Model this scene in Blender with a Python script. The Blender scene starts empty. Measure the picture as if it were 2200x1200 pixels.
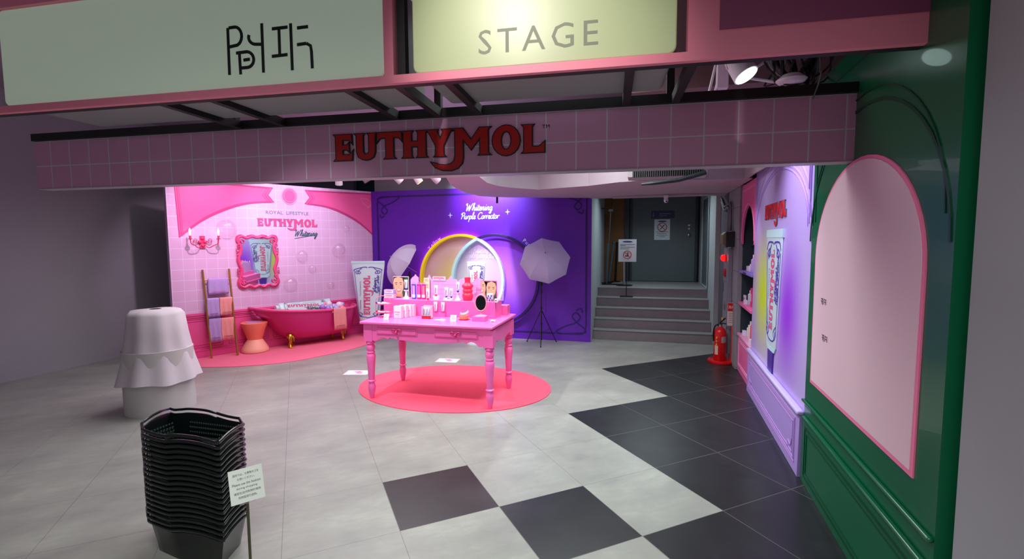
import bpy, math, random
from mathutils import Vector, Matrix
random.seed(7)
PI = math.pi
sc = bpy.context.scene
COL = sc.collection

# ------------------------------------------------------------------ camera
FPX = 1035.7; PITCH = math.radians(4.5326); ROLL = math.radians(-0.3228); CH = 1.6113; YAW = math.radians(15.5)
_f = Vector((0, math.cos(PITCH), -math.sin(PITCH))); _u = Vector((0, math.sin(PITCH), math.cos(PITCH))); _x = Vector((1, 0, 0))
_rz = Matrix.Rotation(YAW, 3, 'Z')
CX = _rz @ (_x*math.cos(ROLL) + _u*math.sin(ROLL)); CU = _rz @ (-_x*math.sin(ROLL) + _u*math.cos(ROLL)); CF = _rz @ _f
CP = Vector((0, 0, CH))
cam_d = bpy.data.cameras.new('camera'); cam = bpy.data.objects.new('camera', cam_d); COL.objects.link(cam)
cam_d.sensor_width = 36; cam_d.lens = 36*FPX/2200; cam_d.clip_start = .05; cam_d.clip_end = 60
M4 = Matrix((CX, CU, -CF)).transposed().to_4x4(); M4.translation = CP; cam.matrix_world = M4
sc.camera = cam

# ------------------------------------------------------------------ view, world
sc.view_settings.view_transform = 'Standard'; sc.view_settings.look = 'None'
sc.view_settings.gamma = 1; sc.view_settings.exposure = .14; sc.view_settings.use_curve_mapping = False
w = bpy.data.worlds.new('world'); sc.world = w; w.use_nodes = True
w.node_tree.nodes['Background'].inputs[0].default_value = (.62, .60, .66, 1)
w.node_tree.nodes['Background'].inputs[1].default_value = .30

# ------------------------------------------------------------------ lights
def aim(o, d):
    o.rotation_euler = Vector(d).to_track_quat('-Z', 'Y').to_euler()
def area(name, loc, d, sx, sy, power, color, spread=180):
    l = bpy.data.lights.new(name, 'AREA'); l.shape = 'RECTANGLE'; l.size = sx; l.size_y = sy; l.energy = power
    l.color = color; l.spread = math.radians(spread)
    o = bpy.data.objects.new(name, l); COL.objects.link(o); o.location = loc; aim(o, d); return o
def spot(name, loc, to, power, color, cone=60, blend=.7, r=.04):
    l = bpy.data.lights.new(name, 'SPOT'); l.energy = power; l.color = color; l.spot_size = math.radians(cone)
    l.spot_blend = blend; l.shadow_soft_size = r
    o = bpy.data.objects.new(name, l); COL.objects.link(o); o.location = loc; aim(o, Vector(to)-Vector(loc)); return o
area('shop_ceiling_light', (-3.3, 5.0, 3.2), (0, 0, -1), 2.6, 3.0, 100, (1, .96, .98), 150)
area('shop_front_light', (-.7, 4.2, 3.2), (.05, 0, -1), 2.2, .8, 75, (.86, 1, .93), 130)
area('mall_ceiling_light', (-.6, .2, 3.3), (0, .05, -1), 3.6, 1.4, 58, (.95, 1, .93), 120)
area('stairwell_light', (.1, 8.5, 2.6), (0, -.1, -1), .9, .5, 14, (.80, .95, 1), 150)
spot('pink_wall_spot_one', (-4.7, 4.6, 3.0), (-5.9, 5.5, 1.85), 150, (1, .70, .93), 58, .9)
spot('pink_wall_spot_two', (-4.3, 5.5, 3.1), (-5.35, 6.4, 2.2), 130, (.88, .82, 1), 62, .9)
spot('purple_wall_spot', (-2.62, 6.80, 2.9), (-2.52, 7.65, 2.45), 300, (.66, .78, 1), 84, .95)
spot('ring_spot', (-2.5, 5.4, 3.1), (-2.15, 7.6, 1.0), 420, (.98, .84, 1), 34, .9)
spot('table_front_spot', (-2.9, 3.2, 3.1), (-2.1, 4.7, .85), 230, (1, .95, .97), 48, .6)
spot('table_back_spot', (-1.9, 6.4, 2.2), (-2.1, 4.85, .6), 60, (1, .92, .95), 54, .9)
spot('lilac_panel_spot', (.62, 3.75, 2.75), (1.04, 4.0, 1.7), 75, (.72, .66, 1), 75, .9)
spot('frame_spot', (-.75, .5, 3.3), (-.5, 2.2, 2.38), 135, (1, .93, .85), 44, .9)
spot('shelf_spot', (.55, 5.2, 2.2), (1.15, 5.9, 1.0), 18, (1, .8, .95), 80, .9)

spot('mall_front_spot', (-1.8, -1.6, 3.0), (-2.1, 4.6, .62), 260, (1, .95, .97), 19.5, .45, .1)
area('ceiling_spill_fill', (-1.6, 4.0, 2.8), (0, 0, 1), 3.2, .6, 9, (1, .9, 1), 170)  # unseen fill added to brighten the ceiling, standing in for lamp spill
spot('riser_fill', (.1, 6.0, 2.24), (.1, 8.4, .5), 16, (.92, .97, 1), 75, .9)  # fill added to brighten the stair risers, no fitting behind it

# ------------------------------------------------------------------ pixel helpers (points on the real planes of the place)
def ray(px, py): return CX*((px-1100)/FPX) - CU*((py-600)/FPX) + CF
def Z(px, py, z=0.0): d = ray(px, py); return CP + d*((z-CH)/d.z)
def Yp(px, py, y): d = ray(px, py); return CP + d*(y/d.y)
class Wall:
    """upright plane: local x along it, local -y towards the room, z up"""
    def __init__(s, ox, oy, phi): s.o = Vector((ox, oy, 0)); s.phi = phi; s.e = Vector((math.cos(phi), math.sin(phi), 0)); s.n = Vector((math.sin(phi), -math.cos(phi), 0))
    def at(s, px, py, off=0.0):
        d = ray(px, py); P0 = s.o + s.n*off; t = s.n.dot(P0-CP)/s.n.dot(d); P = CP + d*t
        return (P-s.o).dot(s.e), P.z
PINK = Wall(-5.991, 5.28, math.radians(61.86))
PURP = Wall(0, 7.65, 0)
RIGHT = Wall(1.098, 5.568, math.radians(-91.56))
FASC = Wall(.891, 2.88, math.radians(4))
SIGNW = Wall(.70, 2.215, math.radians(4))

# ------------------------------------------------------------------ materials
def lin(c): return tuple(((x/255)/12.92 if x/255 <= .04045 else ((x/255+.055)/1.055)**2.4) for x in c)
MT = {}
def mat(name, c, rough=.5, metal=0, em=0, emc=None, alpha=1, trans=0, noise=0, nscale=8, bump=0, bscale=60, ior=1.45, coat=0):
    if name in MT: return MT[name]
    m = bpy.data.materials.new(name); m.use_nodes = True; nt = m.node_tree; b = nt.nodes['Principled BSDF']
    L = lin(c); b.inputs['Base Color'].default_value = (*L, 1); b.inputs['Roughness'].default_value = rough
    b.inputs['Metallic'].default_value = metal; b.inputs['IOR'].default_value = ior; b.inputs['Coat Weight'].default_value = coat
    if trans: b.inputs['Transmission Weight'].default_value = trans
    if alpha < 1: b.inputs['Alpha'].default_value = alpha
    if em: b.inputs['Emission Color'].default_value = (*lin(emc or c), 1); b.inputs['Emission Strength'].default_value = em
    tc = nt.nodes.new('ShaderNodeTexCoord')
    if noise:
        n = nt.nodes.new('ShaderNodeTexNoise'); n.inputs['Scale'].default_value = nscale; n.inputs['Detail'].default_value = 5
        nt.links.new(tc.outputs['Object'], n.inputs['Vector'])
        mx = nt.nodes.new('ShaderNodeMix'); mx.data_type = 'RGBA'
        mx.inputs[6].default_value = (*[x*(1-noise) for x in L], 1); mx.inputs[7].default_value = (*[min(1, x*(1+noise)) for x in L], 1)
        nt.links.new(n.outputs['Fac'], mx.inputs[0]); nt.links.new(mx.outputs[2], b.inputs['Base Color'])
    if bump:
        n = nt.nodes.new('ShaderNodeTexNoise'); n.inputs['Scale'].default_value = bscale; nt.links.new(tc.outputs['Object'], n.inputs['Vector'])
        bp = nt.nodes.new('ShaderNodeBump'); bp.inputs['Strength'].default_value = bump; bp.inputs['Distance'].default_value = .01
        nt.links.new(n.outputs['Fac'], bp.inputs['Height']); nt.links.new(bp.outputs['Normal'], b.inputs['Normal'])
    MT[name] = m; return m
class NG:
    def __init__(s, name, rough):
        m = bpy.data.materials.new(name); m.use_nodes = True; s.m = m; s.nt = m.node_tree; s.b = s.nt.nodes['Principled BSDF']
        s.b.inputs['Roughness'].default_value = rough; s.tc = s.nt.nodes.new('ShaderNodeTexCoord')
        sp = s.nt.nodes.new('ShaderNodeSeparateXYZ'); s.nt.links.new(s.tc.outputs['Object'], sp.inputs[0]); s.x, s.y, s.z = sp.outputs
    def math(s, op, a, b=None, c=None):
        n = s.nt.nodes.new('ShaderNodeMath'); n.operation = op
        for i, v in enumerate((a, b, c)):
            if v is None: continue
            if isinstance(v, (int, float)): n.inputs[i].default_value = v
            else: s.nt.links.new(v, n.inputs[i])
        return n.outputs[0]
    def line(s, v, pitch, off, width):  # 1 on a grid line
        a = s.math('SUBTRACT', v, off); d = s.math('PINGPONG', a, pitch/2)
        r = s.math('MULTIPLY_ADD', d, -2/width*1.5, 2.0); n = s.nt.nodes.new('ShaderNodeClamp'); s.nt.links.new(r, n.inputs[0]); return n.outputs[0]
    def mix(s, fac, a, b):
        n = s.nt.nodes.new('ShaderNodeMix'); n.data_type = 'RGBA'
        for i, v in ((0, fac), (6, a), (7, b)):
            if isinstance(v, (int, float)): n.inputs[i].default_value = v
            elif isinstance(v, tuple): n.inputs[i].default_value = (*lin(v), 1)
            else: s.nt.links.new(v, n.inputs[i])
        return n.outputs[2]
    def noise(s, scale, detail=5, vec=None, rough=.55):
        n = s.nt.nodes.new('ShaderNodeTexNoise'); n.inputs['Scale'].default_value = scale; n.inputs['Detail'].default_value = detail; n.inputs['Roughness'].default_value = rough
        if vec is None: s.nt.links.new(s.tc.outputs['Object'], n.inputs['Vector'])
        else:
            mp = s.nt.nodes.new('ShaderNodeMapping'); mp.inputs['Scale'].default_value = vec; s.nt.links.new(s.tc.outputs['Object'], mp.inputs[0]); s.nt.links.new(mp.outputs[0], n.inputs['Vector'])
        return n.outputs['Fac']
    def ramp(s, v, lo, hi):
        n = s.nt.nodes.new('ShaderNodeMapRange'); s.nt.links.new(v, n.inputs[0]); n.inputs[1].default_value = lo; n.inputs[2].default_value = hi; return n.outputs[0]
    def blob(s, cx, cz, rx, rz):  # 1 at centre, 0 outside, in x/z
        a = s.math('DIVIDE', s.math('SUBTRACT', s.x, cx), rx); b = s.math('DIVIDE', s.math('SUBTRACT', s.z, cz), rz)
        d = s.math('SQRT', s.math('ADD', s.math('MULTIPLY', a, a), s.math('MULTIPLY', b, b)))
        n = s.nt.nodes.new('ShaderNodeMapRange'); n.interpolation_type = 'SMOOTHSTEP'; s.nt.links.new(d, n.inputs[0]); n.inputs[1].default_value = 1; n.inputs[2].default_value = .0; return n.outputs[0]
    def done(s, col, bump=None, strength=.3):
        s.nt.links.new(col, s.b.inputs['Base Color'])
        if bump is not None:
            bp = s.nt.nodes.new('ShaderNodeBump'); bp.inputs['Strength'].default_value = strength; bp.inputs['Distance'].default_value = .004
            s.nt.links.new(bump, bp.inputs['Height']); s.nt.links.new(bp.outputs[0], s.b.inputs['Normal'])
        return s.m

# ------------------------------------------------------------------ mesh builder
class MB:
    def __init__(s): s.v = []; s.f = []; s.mi = []; s.m = 0
    def add(s, vs, fs, fn=None):
        n = len(s.v); s.v += [tuple(fn(*p)) if fn else tuple(p) for p in vs]; s.f += [tuple(i+n for i in f) for f in fs]; s.mi += [s.m]*len(fs); return s
    def mat(s, i): s.m = i; return s
    def box(s, x0, x1, y0, y1, z0, z1, fn=None):
        return s.add([(x0,y0,z0),(x1,y0,z0),(x1,y1,z0),(x0,y1,z0),(x0,y0,z1),(x1,y0,z1),(x1,y1,z1),(x0,y1,z1)],
                     [(0,3,2,1),(4,5,6,7),(0,1,5,4),(1,2,6,5),(2,3,7,6),(3,0,4,7)], fn)
    def loft(s, rings, cap=True, closed=True):
        n = len(rings[0]); vs = [p for r in rings for p in r]; fs = []
        for k in range(len(rings)-1):
            for i in range(n if closed else n-1):
                j = (i+1) % n; fs.append((k*n+i, k*n+j, (k+1)*n+j, (k+1)*n+i))
        if cap: fs.append(tuple(range(n-1, -1, -1))); fs.append(tuple(range((len(rings)-1)*n, len(rings)*n)))
        return s.add(vs, fs)
    def cyl(s, p0, p1, r0, r1=None, n=16):
        r1 = r0 if r1 is None else r1; return s.tube([p0, p1], [r0, r1], n)
    def tube(s, pts, r, n=8, closed=False):
        pts = [Vector(p) for p in pts]; m = len(pts); rs = r if isinstance(r, (list, tuple)) else [r]*m; rings = []
        up = None
        for i, p in enumerate(pts):
            a = pts[(i-1) % m] if (closed or i > 0) else p; b = pts[(i+1) % m] if (closed or i < m-1) else p
            t = (b-a).normalized() if (b-a).length > 1e-9 else Vector((0, 0, 1))
            if up is None: up = Vector((0, 0, 1)) if abs(t.z) < .9 else Vector((1, 0, 0))
            x = t.cross(up); x = x.normalized() if x.length > 1e-6 else t.orthogonal().normalized(); y = x.cross(t).normalized(); up = y
            rings.append([p + x*(rs[i]*math.cos(2*PI*k/n)) + y*(rs[i]*math.sin(2*PI*k/n)) for k in range(n)])
        if closed: rings.append(rings[0])
        return s.loft(rings, not closed)
    def lathe(s, prof, c=(0, 0, 0), n=24, sx=1, sy=1):
        rings = [[(c[0]+r*sx*math.cos(2*PI*k/n), c[1]+r*sy*math.sin(2*PI*k/n), c[2]+z) for k in range(n)] for r, z in prof]
        return s.loft(rings)
    def prism(s, poly, z0, z1, fn=None):
        n = len(poly); vs = [(x, y, z0) for x, y in poly]+[(x, y, z1) for x, y in poly]
        return s.add(vs, [tuple(range(n-1, -1, -1)), tuple(range(n, 2*n))]+[(i, (i+1) % n, n+(i+1) % n, n+i) for i in range(n)], fn)
    def slab(s, poly, y, t):   # poly in (x,z), face at y-t, back at y
        return s.prism(poly, 0, t, lambda a, b, c: (a, y-c, b))
    def sph(s, c, r, nu=16, nv=10):
        r = r if isinstance(r, tuple) else (r, r, r)
        rings = [[(c[0]+r[0]*math.sin(PI*j/nv)*math.cos(2*PI*i/nu), c[1]+r[1]*math.sin(PI*j/nv)*math.sin(2*PI*i/nu), c[2]-r[2]*math.cos(PI*j/nv)) for i in range(nu)] for j in range(1, nv)]
        a = [(c[0], c[1], c[2]-r[2])]; n0 = len(s.v); s.loft(rings, False); k = len(s.v)
        s.v += [(c[0], c[1], c[2]-r[2]), (c[0], c[1], c[2]+r[2])]
        for i in range(nu):
            j = (i+1) % nu; s.f.append((n0+j, n0+i, k)); s.f.append((n0+(nv-2)*nu+i, n0+(nv-2)*nu+j, k+1)); s.mi += [s.m]*2
        return s
    def ribbon(s, pts, wd, y, t=.0015, closed=False):  # flat stroke in x,z at y, facing -y
        P = [Vector((a, b)) for a, b in pts]; n = len(P)
        ws = wd if isinstance(wd, (list, tuple)) else [wd]*n; L = []; R = []
        for i in range(n):
            a = P[(i-1) % n] if closed or i else P[i]; b = P[(i+1) % n] if closed or i < n-1 else P[i]
            d = (b-a); d = d.normalized() if d.length > 1e-9 else Vector((1, 0)); q = Vector((-d.y, d.x))
            L.append(P[i]+q*ws[i]/2); R.append(P[i]-q*ws[i]/2)
        vs = [(p.x, y-t-i*4e-5, p.y) for i, p in enumerate(L)]+[(p.x, y-t-i*4e-5, p.y) for i, p in enumerate(R)]+[(p.x, y, p.y) for p in L]+[(p.x, y, p.y) for p in R]
        fs = []
        for i in range(n if closed else n-1):
            j = (i+1) % n; fs += [(i, n+i, n+j, j), (i, j, 2*n+j, 2*n+i), (n+i, 3*n+i, 3*n+j, n+j)]
        return s.add(vs, fs)
    def build(s, name, mats, parent=None, smooth=False, bevel=0, loc=None):
        me = bpy.data.meshes.new(name); me.from_pydata(s.v, [], s.f)
        mats = mats if isinstance(mats, (list, tuple)) else [mats]
        for m in mats: me.materials.append(m)
        if len(mats) > 1:
            for p, i in zip(me.polygons, s.mi): p.material_index = i
        o = bpy.data.objects.new(name, me); COL.objects.link(o)
        if parent is not None: o.parent = parent
        if loc: o.location = loc
        if smooth:
            me.shade_smooth(); me.set_sharp_from_angle(angle=math.radians(smooth if smooth is not True else 40))
        me.validate()
        if bevel:
            b = o.modifiers.new('bevel', 'BEVEL'); b.width = bevel; b.segments = 2; b.limit_method = 'ANGLE'; b.angle_limit = math.radians(40)
            me.shade_smooth(); me.set_sharp_from_angle(angle=math.radians(50))
        return o
def tag(o, label, cat, group=None):
    o['label'] = label; o['category'] = cat
    if group: o['group'] = group
    return o
def thing(name, label, cat, loc=(0, 0, 0), rz=0, group=None):
    o = bpy.data.objects.new(name, None); COL.objects.link(o); o.location = loc; o.rotation_euler = (0, 0, rz); o.empty_display_size = .05
    return tag(o, label, cat, group)
def structure(o): o['kind'] = 'structure'; return o
def wall_root(name, W):
    o = bpy.data.objects.new(name, None); COL.objects.link(o); o.location = W.o; o.rotation_euler = (0, 0, W.phi); return o
def place(o, loc, rz=0): o.location = loc; o.rotation_euler = (0, 0, rz); return o
def copy_tree(o, parent=None):
    c = o.copy(); COL.objects.link(c); c.parent = parent
    for ch in [x for x in bpy.data.objects if x.parent == o]: copy_tree(ch, c)
    return c
def dup(o, label, loc, rz=0, s=1, group=None):
    c = copy_tree(o); c['label'] = label; c.location = loc; c.rotation_euler = (0, 0, rz); c.scale = (s, s, s)
    if group: c['group'] = group
    return c
def cr(pts, k=6, closed=False):  # catmull-rom
    n = len(pts); out = []
    for i in range(n if closed else n-1):
        P = [Vector(pts[(i+j) % n] if closed else pts[min(max(i+j, 0), n-1)]) for j in (-1, 0, 1, 2)]
        for q in range(k):
            t = q/k; out.append(tuple(.5*((2*P[1])+(P[2]-P[0])*t+(2*P[0]-5*P[1]+4*P[2]-P[3])*t*t+(3*P[1]-P[0]-3*P[2]+P[3])*t**3)))
    if not closed: out.append(tuple(pts[-1]))
    return out
def arc(cx, cy, rx, ry, a0, a1, n): return [(cx+rx*math.cos(math.radians(a0+(a1-a0)*i/n)), cy+ry*math.sin(math.radians(a0+(a1-a0)*i/n))) for i in range(n+1)]

# ------------------------------------------------------------------ lettering
def curve_mesh(cu):
    o = bpy.data.objects.new('tmp', cu); COL.objects.link(o); dg = bpy.context.evaluated_depsgraph_get(); dg.update()
    me = bpy.data.meshes.new_from_object(o.evaluated_get(dg)); vs = [tuple(v.co) for v in me.vertices]; fs = [tuple(p.vertices) for p in me.polygons]
    bpy.data.objects.remove(o); bpy.data.curves.remove(cu) if cu.name in bpy.data.curves else None; bpy.data.meshes.remove(me); return vs, fs
def shapes(polys, off=0, ext=0):
    cu = bpy.data.curves.new('c', 'CURVE'); cu.dimensions = '2D'; cu.fill_mode = 'BOTH'; cu.offset = off; cu.extrude = ext
    for p in polys:
        sp = cu.splines.new('POLY'); sp.points.add(len(p)-1); sp.use_cyclic_u = True
        for q, (x, y) in zip(sp.points, p): q.co = (x, y, 0, 1)
    return curve_mesh(cu)
TXT = {}
def text(s_, ext=0, shear=0, spacing=1.0, line=1.0, align='LEFT'):
    k = (s_, ext, shear, spacing, line, align)
    if k not in TXT:
        cu = bpy.data.curves.new('t', 'FONT'); cu.body = s_; cu.size = 1; cu.extrude = ext; cu.shear = shear; cu.space_character = spacing; cu.space_line = line
        cu.align_x = align; cu.resolution_u = 2
        o = bpy.data.objects.new('tmp', cu); COL.objects.link(o); dg = bpy.context.evaluated_depsgraph_get(); dg.update()
        me = bpy.data.meshes.new_from_object(o.evaluated_get(dg)); vs = [tuple(v.co) for v in me.vertices]; fs = [tuple(p.vertices) for p in me.polygons]
        bpy.data.objects.remove(o); bpy.data.meshes.remove(me)
        x0 = min(v[0] for v in vs); x1 = max(v[0] for v in vs); y0 = min(v[1] for v in vs); y1 = max(v[1] for v in vs)
        TXT[k] = (vs, fs, x0, x1, y0, y1)
    return TXT[k]
def fit(vf, x0, x1, y0, y1, y, rot=0):
    """map a flat 2-D shape (own bbox) into the rectangle x0..x1, z y0..y1 at local y; rot=1 turns it a quarter left (reads upwards)"""
    vs = vf[0]; a0 = min(v[0] for v in vs); a1 = max(v[0] for v in vs); b0 = min(v[1] for v in vs); b1 = max(v[1] for v in vs)
    if not rot: return lambda a, b, c: (x0+(a-a0)/(a1-a0)*(x1-x0), y-c, y0+(b-b0)/(b1-b0)*(y1-y0))
    return lambda a, b, c: (x1-(b-b0)/(b1-b0)*(x1-x0), y-c, y0+(a-a0)/(a1-a0)*(y1-y0))
def _sh(p, dx): return [(x+dx, y) for x, y in p]
LOGO = [
 [(0,0),(.6,0),(.63,.32),(.54,.2),(.27,.2),(.27,.42),(.42,.42),(.5,.34),(.5,.66),(.42,.58),(.27,.58),(.27,.8),(.52,.8),(.61,.68),(.6,1),(0,1),(.05,.94),(.05,.06)],
 _sh([(0,1),(.3,1),(.26,.94),(.26,.32),(.3,.22),(.37,.18),(.44,.22),(.48,.32),(.48,.94),(.44,1),(.72,1),(.68,.94),(.68,.3),(.62,.1),(.5,.01),(.37,-.02),(.24,.01),(.11,.1),(.05,.3),(.05,.94)],.74),
 _sh([(0,1),(.8,1),(.82,.68),(.73,.8),(.53,.82),(.53,.06),(.58,0),(.24,0),(.29,.06),(.29,.82),(.08,.8),(-.01,.68)],1.52),
 _sh([(0,1),(.32,1),(.28,.94),(.28,.6),(.52,.6),(.52,.94),(.48,1),(.8,1),(.76,.94),(.76,.06),(.8,0),(.48,0),(.52,.06),(.52,.42),(.28,.42),(.28,.06),(.32,0),(0,0),(.04,.06),(.04,.94)],2.38),
 _sh([(0,1),(.34,1),(.32,.94),(.43,.62),(.54,.94),(.5,1),(.82,1),(.76,.94),(.53,.4),(.53,.06),(.58,0),(.24,0),(.29,.06),(.29,.4),(.05,.94)],3.2),
 _sh([(0,1),(.28,1),(.55,.55),(.82,1),(1.14,1),(1.08,.94),(1.08,.06),(1.14,0),(.8,0),(.84,.06),(.84,.66),(.55,.22),(.28,.62),(.28,-.1),(.24,-.3),(.1,-.47),(-.1,-.55),(-.4,-.53),(-.62,-.42),(-.74,-.24),(-.62,-.27),(-.48,-.33),(-.28,-.35),(-.1,-.31),(.0,-.2),(.04,0),(.04,.94)],4.08),
 arc(5.73,.48,.42,.55,0,360,20)[:-1], arc(5.73,.48,.17,.35,360,0,14)[:-1],
 _sh([(0,1),(.32,1),(.28,.94),(.28,.2),(.5,.2),(.66,.36),(.66,0),(0,0),(.05,.06),(.05,.94)],6.24)]
LG = {}
def logo(off=0.0, ext=0.0):
    k = (off, ext)
    if k not in LG: LG[k] = shapes(LOGO, off, ext)
    return LG[k]
def put_logo(parent, name, x0, x1, z0, z1, y, m_fill, m_edge=None, edge=.045, depth=0.0, rot=0, surf=None):
    """letters between z0..z1 (swoosh included)"""
    W0, H0 = 6.94, 1.58
    def mapper(dy):
        def g(a, b, c):
            u = a/6.9; v = (b+.55)/1.55
            p = (x0+u*(x1-x0), z0+v*(z1-z0)) if not rot else (x1-v*(x1-x0), z0+u*(z1-z0))
            yy = surf(*p) if surf else y
            return (p[0], yy-dy-max(c, 0)*depth*2 - (0 if depth == 0 else 0), p[1])
        return g
    vf = logo(0, .5 if depth else 0); e = None
    if m_edge:
        ve = logo(edge, .5 if depth else 0); mb = MB().add(*ve, mapper(.0006 if not depth else 0)); e = mb.build(name+'_outline', m_edge, parent)
    mb = MB().add(*vf, mapper(.0012 if not depth else .0015)); return mb.build(name, m_fill, parent)
GL = {
 'W': (1.75, [[(0,1.5),(.12,1.85),(.32,1.8),(.38,.1),(.5,.1),(.95,1.6),(.98,.1),(1.1,.1),(1.55,1.75),(1.75,1.9)]]),
 'h': (.88, [[(0,.2),(.3,1.2),(.42,1.85),(.32,2.05),(.2,1.6),(.16,0)],[(.18,.5),(.42,1),(.6,.85),(.56,.2),(.7,0),(.9,.25)]]),
 'i': (.48, [[(0,.2),(.2,1),(.17,.2),(.3,0),(.5,.25)],[(.24,1.4),(.27,1.5)]]),
 't': (.5, [[(0,.3),(.24,1.6),(.18,.2),(.32,0),(.52,.25)],[(0,1.1),(.5,1.15)]]),
 'e': (.6, [[(0,.3),(.4,.55),(.45,.88),(.3,1.0),(.12,.8),(.1,.3),(.27,0),(.45,.05),(.62,.3)]]),
 'n': (.8, [[(0,.2),(.14,1),(.12,0)],[(.14,.6),(.35,1),(.52,.85),(.5,.2),(.62,0),(.82,.25)]]),
 'g': (.75, [[(.5,.85),(.3,1),(.1,.8),(.08,.3),(.25,0),(.45,.2),(.55,.95),(.52,-.5),(.32,-.85),(.08,-.6),(.76,.15)]]),
 'P': (1.0, [[(.3,0),(.42,1.7)],[(.05,1.3),(.2,1.8),(.7,1.95),(.98,1.6),(.85,1.1),(.42,.9)]]),
 'u': (.8, [[(0,.3),(.14,1),(.1,.3),(.25,0),(.45,.2),(.52,1),(.5,.2),(.62,0),(.82,.25)]]),
 'r': (.55, [[(0,.2),(.15,1),(.13,0)],[(.15,.6),(.3,.98),(.48,.95),(.55,.8)]]),
 'p': (.7, [[(0,.2),(.15,1),(.1,-.9)],[(.14,.6),(.35,1),(.58,.8),(.52,.2),(.3,0),(.15,.12)]]),
 'l': (.45, [[(0,.2),(.34,1.4),(.36,2),(.22,1.95),(.14,.3),(.28,0),(.46,.25)]]),
 'C': (1.05, [[(.98,1.5),(.85,1.88),(.45,1.9),(.1,1.3),(.1,.5),(.4,0),(.8,.05),(1.05,.35)]]),
 'o': (.68, [[(.35,1),(.1,.8),(.1,.25),(.3,0),(.52,.25),(.52,.8),(.35,1),(.52,.85),(.7,.9)]]),
 'c': (.58, [[(.5,.85),(.3,1),(.1,.75),(.1,.25),(.3,0),(.6,.25)]]),
 "'": (.3, [[(.15,1.5),(.22,1.9)]]), 's': (.55, [[(0,.2),(.3,1),(.42,.4),(.2,0),(.55,.2)]]), ' ': (.55, [])}
def script(mb, s_, x0, z0, width, y, wd=.16, rot=0, slant=.22, k=3, t=.0015, xs=1):
    tot = sum(GL[c][0] for c in s_); f = width/tot; x = 0
    for c in s_:
        adv, st = GL[c]
        for q in st:
            P = [((x+a+b*slant)*f, b*f/xs) for a, b in cr(q, k)]
            P = [(x0+a, z0+b) for a, b in P] if not rot else [(x0-b, z0+a) for a, b in P]
            mb.ribbon(P, wd*f, y-.0004*(s_.index(c) % 5), t)
        x += adv
    return mb

# ================================================================== SETTING
g = NG('floor_stone_tile', .30)
n1 = g.noise(1.6, 6, (1, 1.6, 1), .62); n2 = g.noise(9, 6, (1, 2.4, 1), .6)
base = g.mix(g.ramp(n1, .34, .66), (128, 126, 127), (168, 168, 161)); base = g.mix(g.ramp(n2, .3, .75), base, (146, 145, 141))
gr = g.math('MAXIMUM', g.line(g.x, .6, 0, .0035), g.line(g.y, .6, 0, .0035))
nt = g.nt; rr = nt.nodes.new('ShaderNodeMapRange'); nt.links.new(n2, rr.inputs[0]); rr.inputs[3].default_value = .26; rr.inputs[4].default_value = .42; nt.links.new(rr.outputs[0], g.b.inputs['Roughness'])
M_FLOOR = g.done(g.mix(g.math('MULTIPLY', gr, .55), base, (88, 84, 84)), g.math('SUBTRACT', 1.0, gr), .2)
g = NG('floor_black_tile', .34)
nn = g.noise(5, 6, None, .7); gr = g.math('MAXIMUM', g.line(g.x, .6, 0, .0055), g.line(g.y, .6, 0, .0055))
M_BLACK = g.done(g.mix(gr, g.mix(g.ramp(nn, .3, .75), (27, 27, 31), (41, 41, 46)), (86, 84, 82)), g.math('SUBTRACT', 1.0, gr), .2)
mb = MB()
def is_black(i, j):
    if (i, j) in ((-3, 1), (-2, 2), (-1, 3)): return True
    return (j in (-1, -2) and i >= 2) or (0 <= j <= 3 and i >= 0)
for i in range(-13, 12):
    for j in range(-13, 10):
        mb.mat(1 if is_black(i, j) else 0)
        x0, x1, y1, y0 = i*.6, i*.6+.6, -j*.6, -(j+1)*.6
        n = len(mb.v); mb.add([(x0, y0, 0), (x1, y0, 0), (x1, y1, 0), (x0, y1, 0)], [(0, 1, 2, 3)])
fl = mb.build('floor', [M_FLOOR, M_BLACK]); place(fl, (-.677, 4.385, 0), math.radians(39.58)); structure(fl)

M_GREYP = mat('grey_plaster', (150, 148, 156), .8, noise=.06, nscale=3)
M_CEIL = mat('ceiling_paint', (150, 138, 150), .85, noise=.08, nscale=1.5)
structure(MB().box(-9, 4, -1.5, 11, 3.4, 3.5).build('ceiling', M_CEIL))
# pink tiled wall
g = NG('pink_wall_tiles', .38)
gx = g.math('MAXIMUM', g.line(g.x, .139, .109, .008), g.line(g.z, .145, .815, .008))
up = g.mix(g.noise(6, 3), (214, 168, 208), (222, 176, 214)); tl = g.mix(gx, up, (226, 196, 234))
low = g.mix(g.noise(2, 3), (226, 74, 142), (236, 84, 152))
fac = g.math('GREATER_THAN', g.z, .62)
M_PINKW = g.done(g.mix(fac, low, tl), g.math('SUBTRACT', 1.0, g.math('MULTIPLY', gx, fac)), .25)
WL = structure(wall_root('wall_left', PINK))
structure(MB().box(-.32, 2.86, 0, .12, 0, 2.5).build('tiled_panel', M_PINKW, WL))
M_HOT = mat('hot_pink_print', (238, 92, 158), .45); M_HOTD = mat('hot_pink_print_line', (206, 60, 130), .45); M_HOTL = mat('pale_pink_print', (240, 150, 196), .45)
mb = MB().box(-.32, 2.86, -.018, 0, .60, .635).box(-.32, 2.86, -.012, 0, .575, .59).box(-.32, 2.86, -.014, 0, .0, .10).box(-.32, 2.86, -.02, 0, .10, .115)
mb.build('dado_moulding', mat('dado_pink', (232, 78, 148), .45), WL, bevel=.003)
mb = MB()
for s0 in (-.28, .34, .96, 1.58, 2.20):
    for k in (0, .03):
        a, b, c, d = s0+k, s0+.54-k, .15+k, .55-k
        mb.ribbon([(a, c), (b, c), (b, d), (a, d)], .008, 0, .004, True)
mb.build('dado_panel_line', mat('dado_line', (190, 40, 115), .5), WL)
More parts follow.
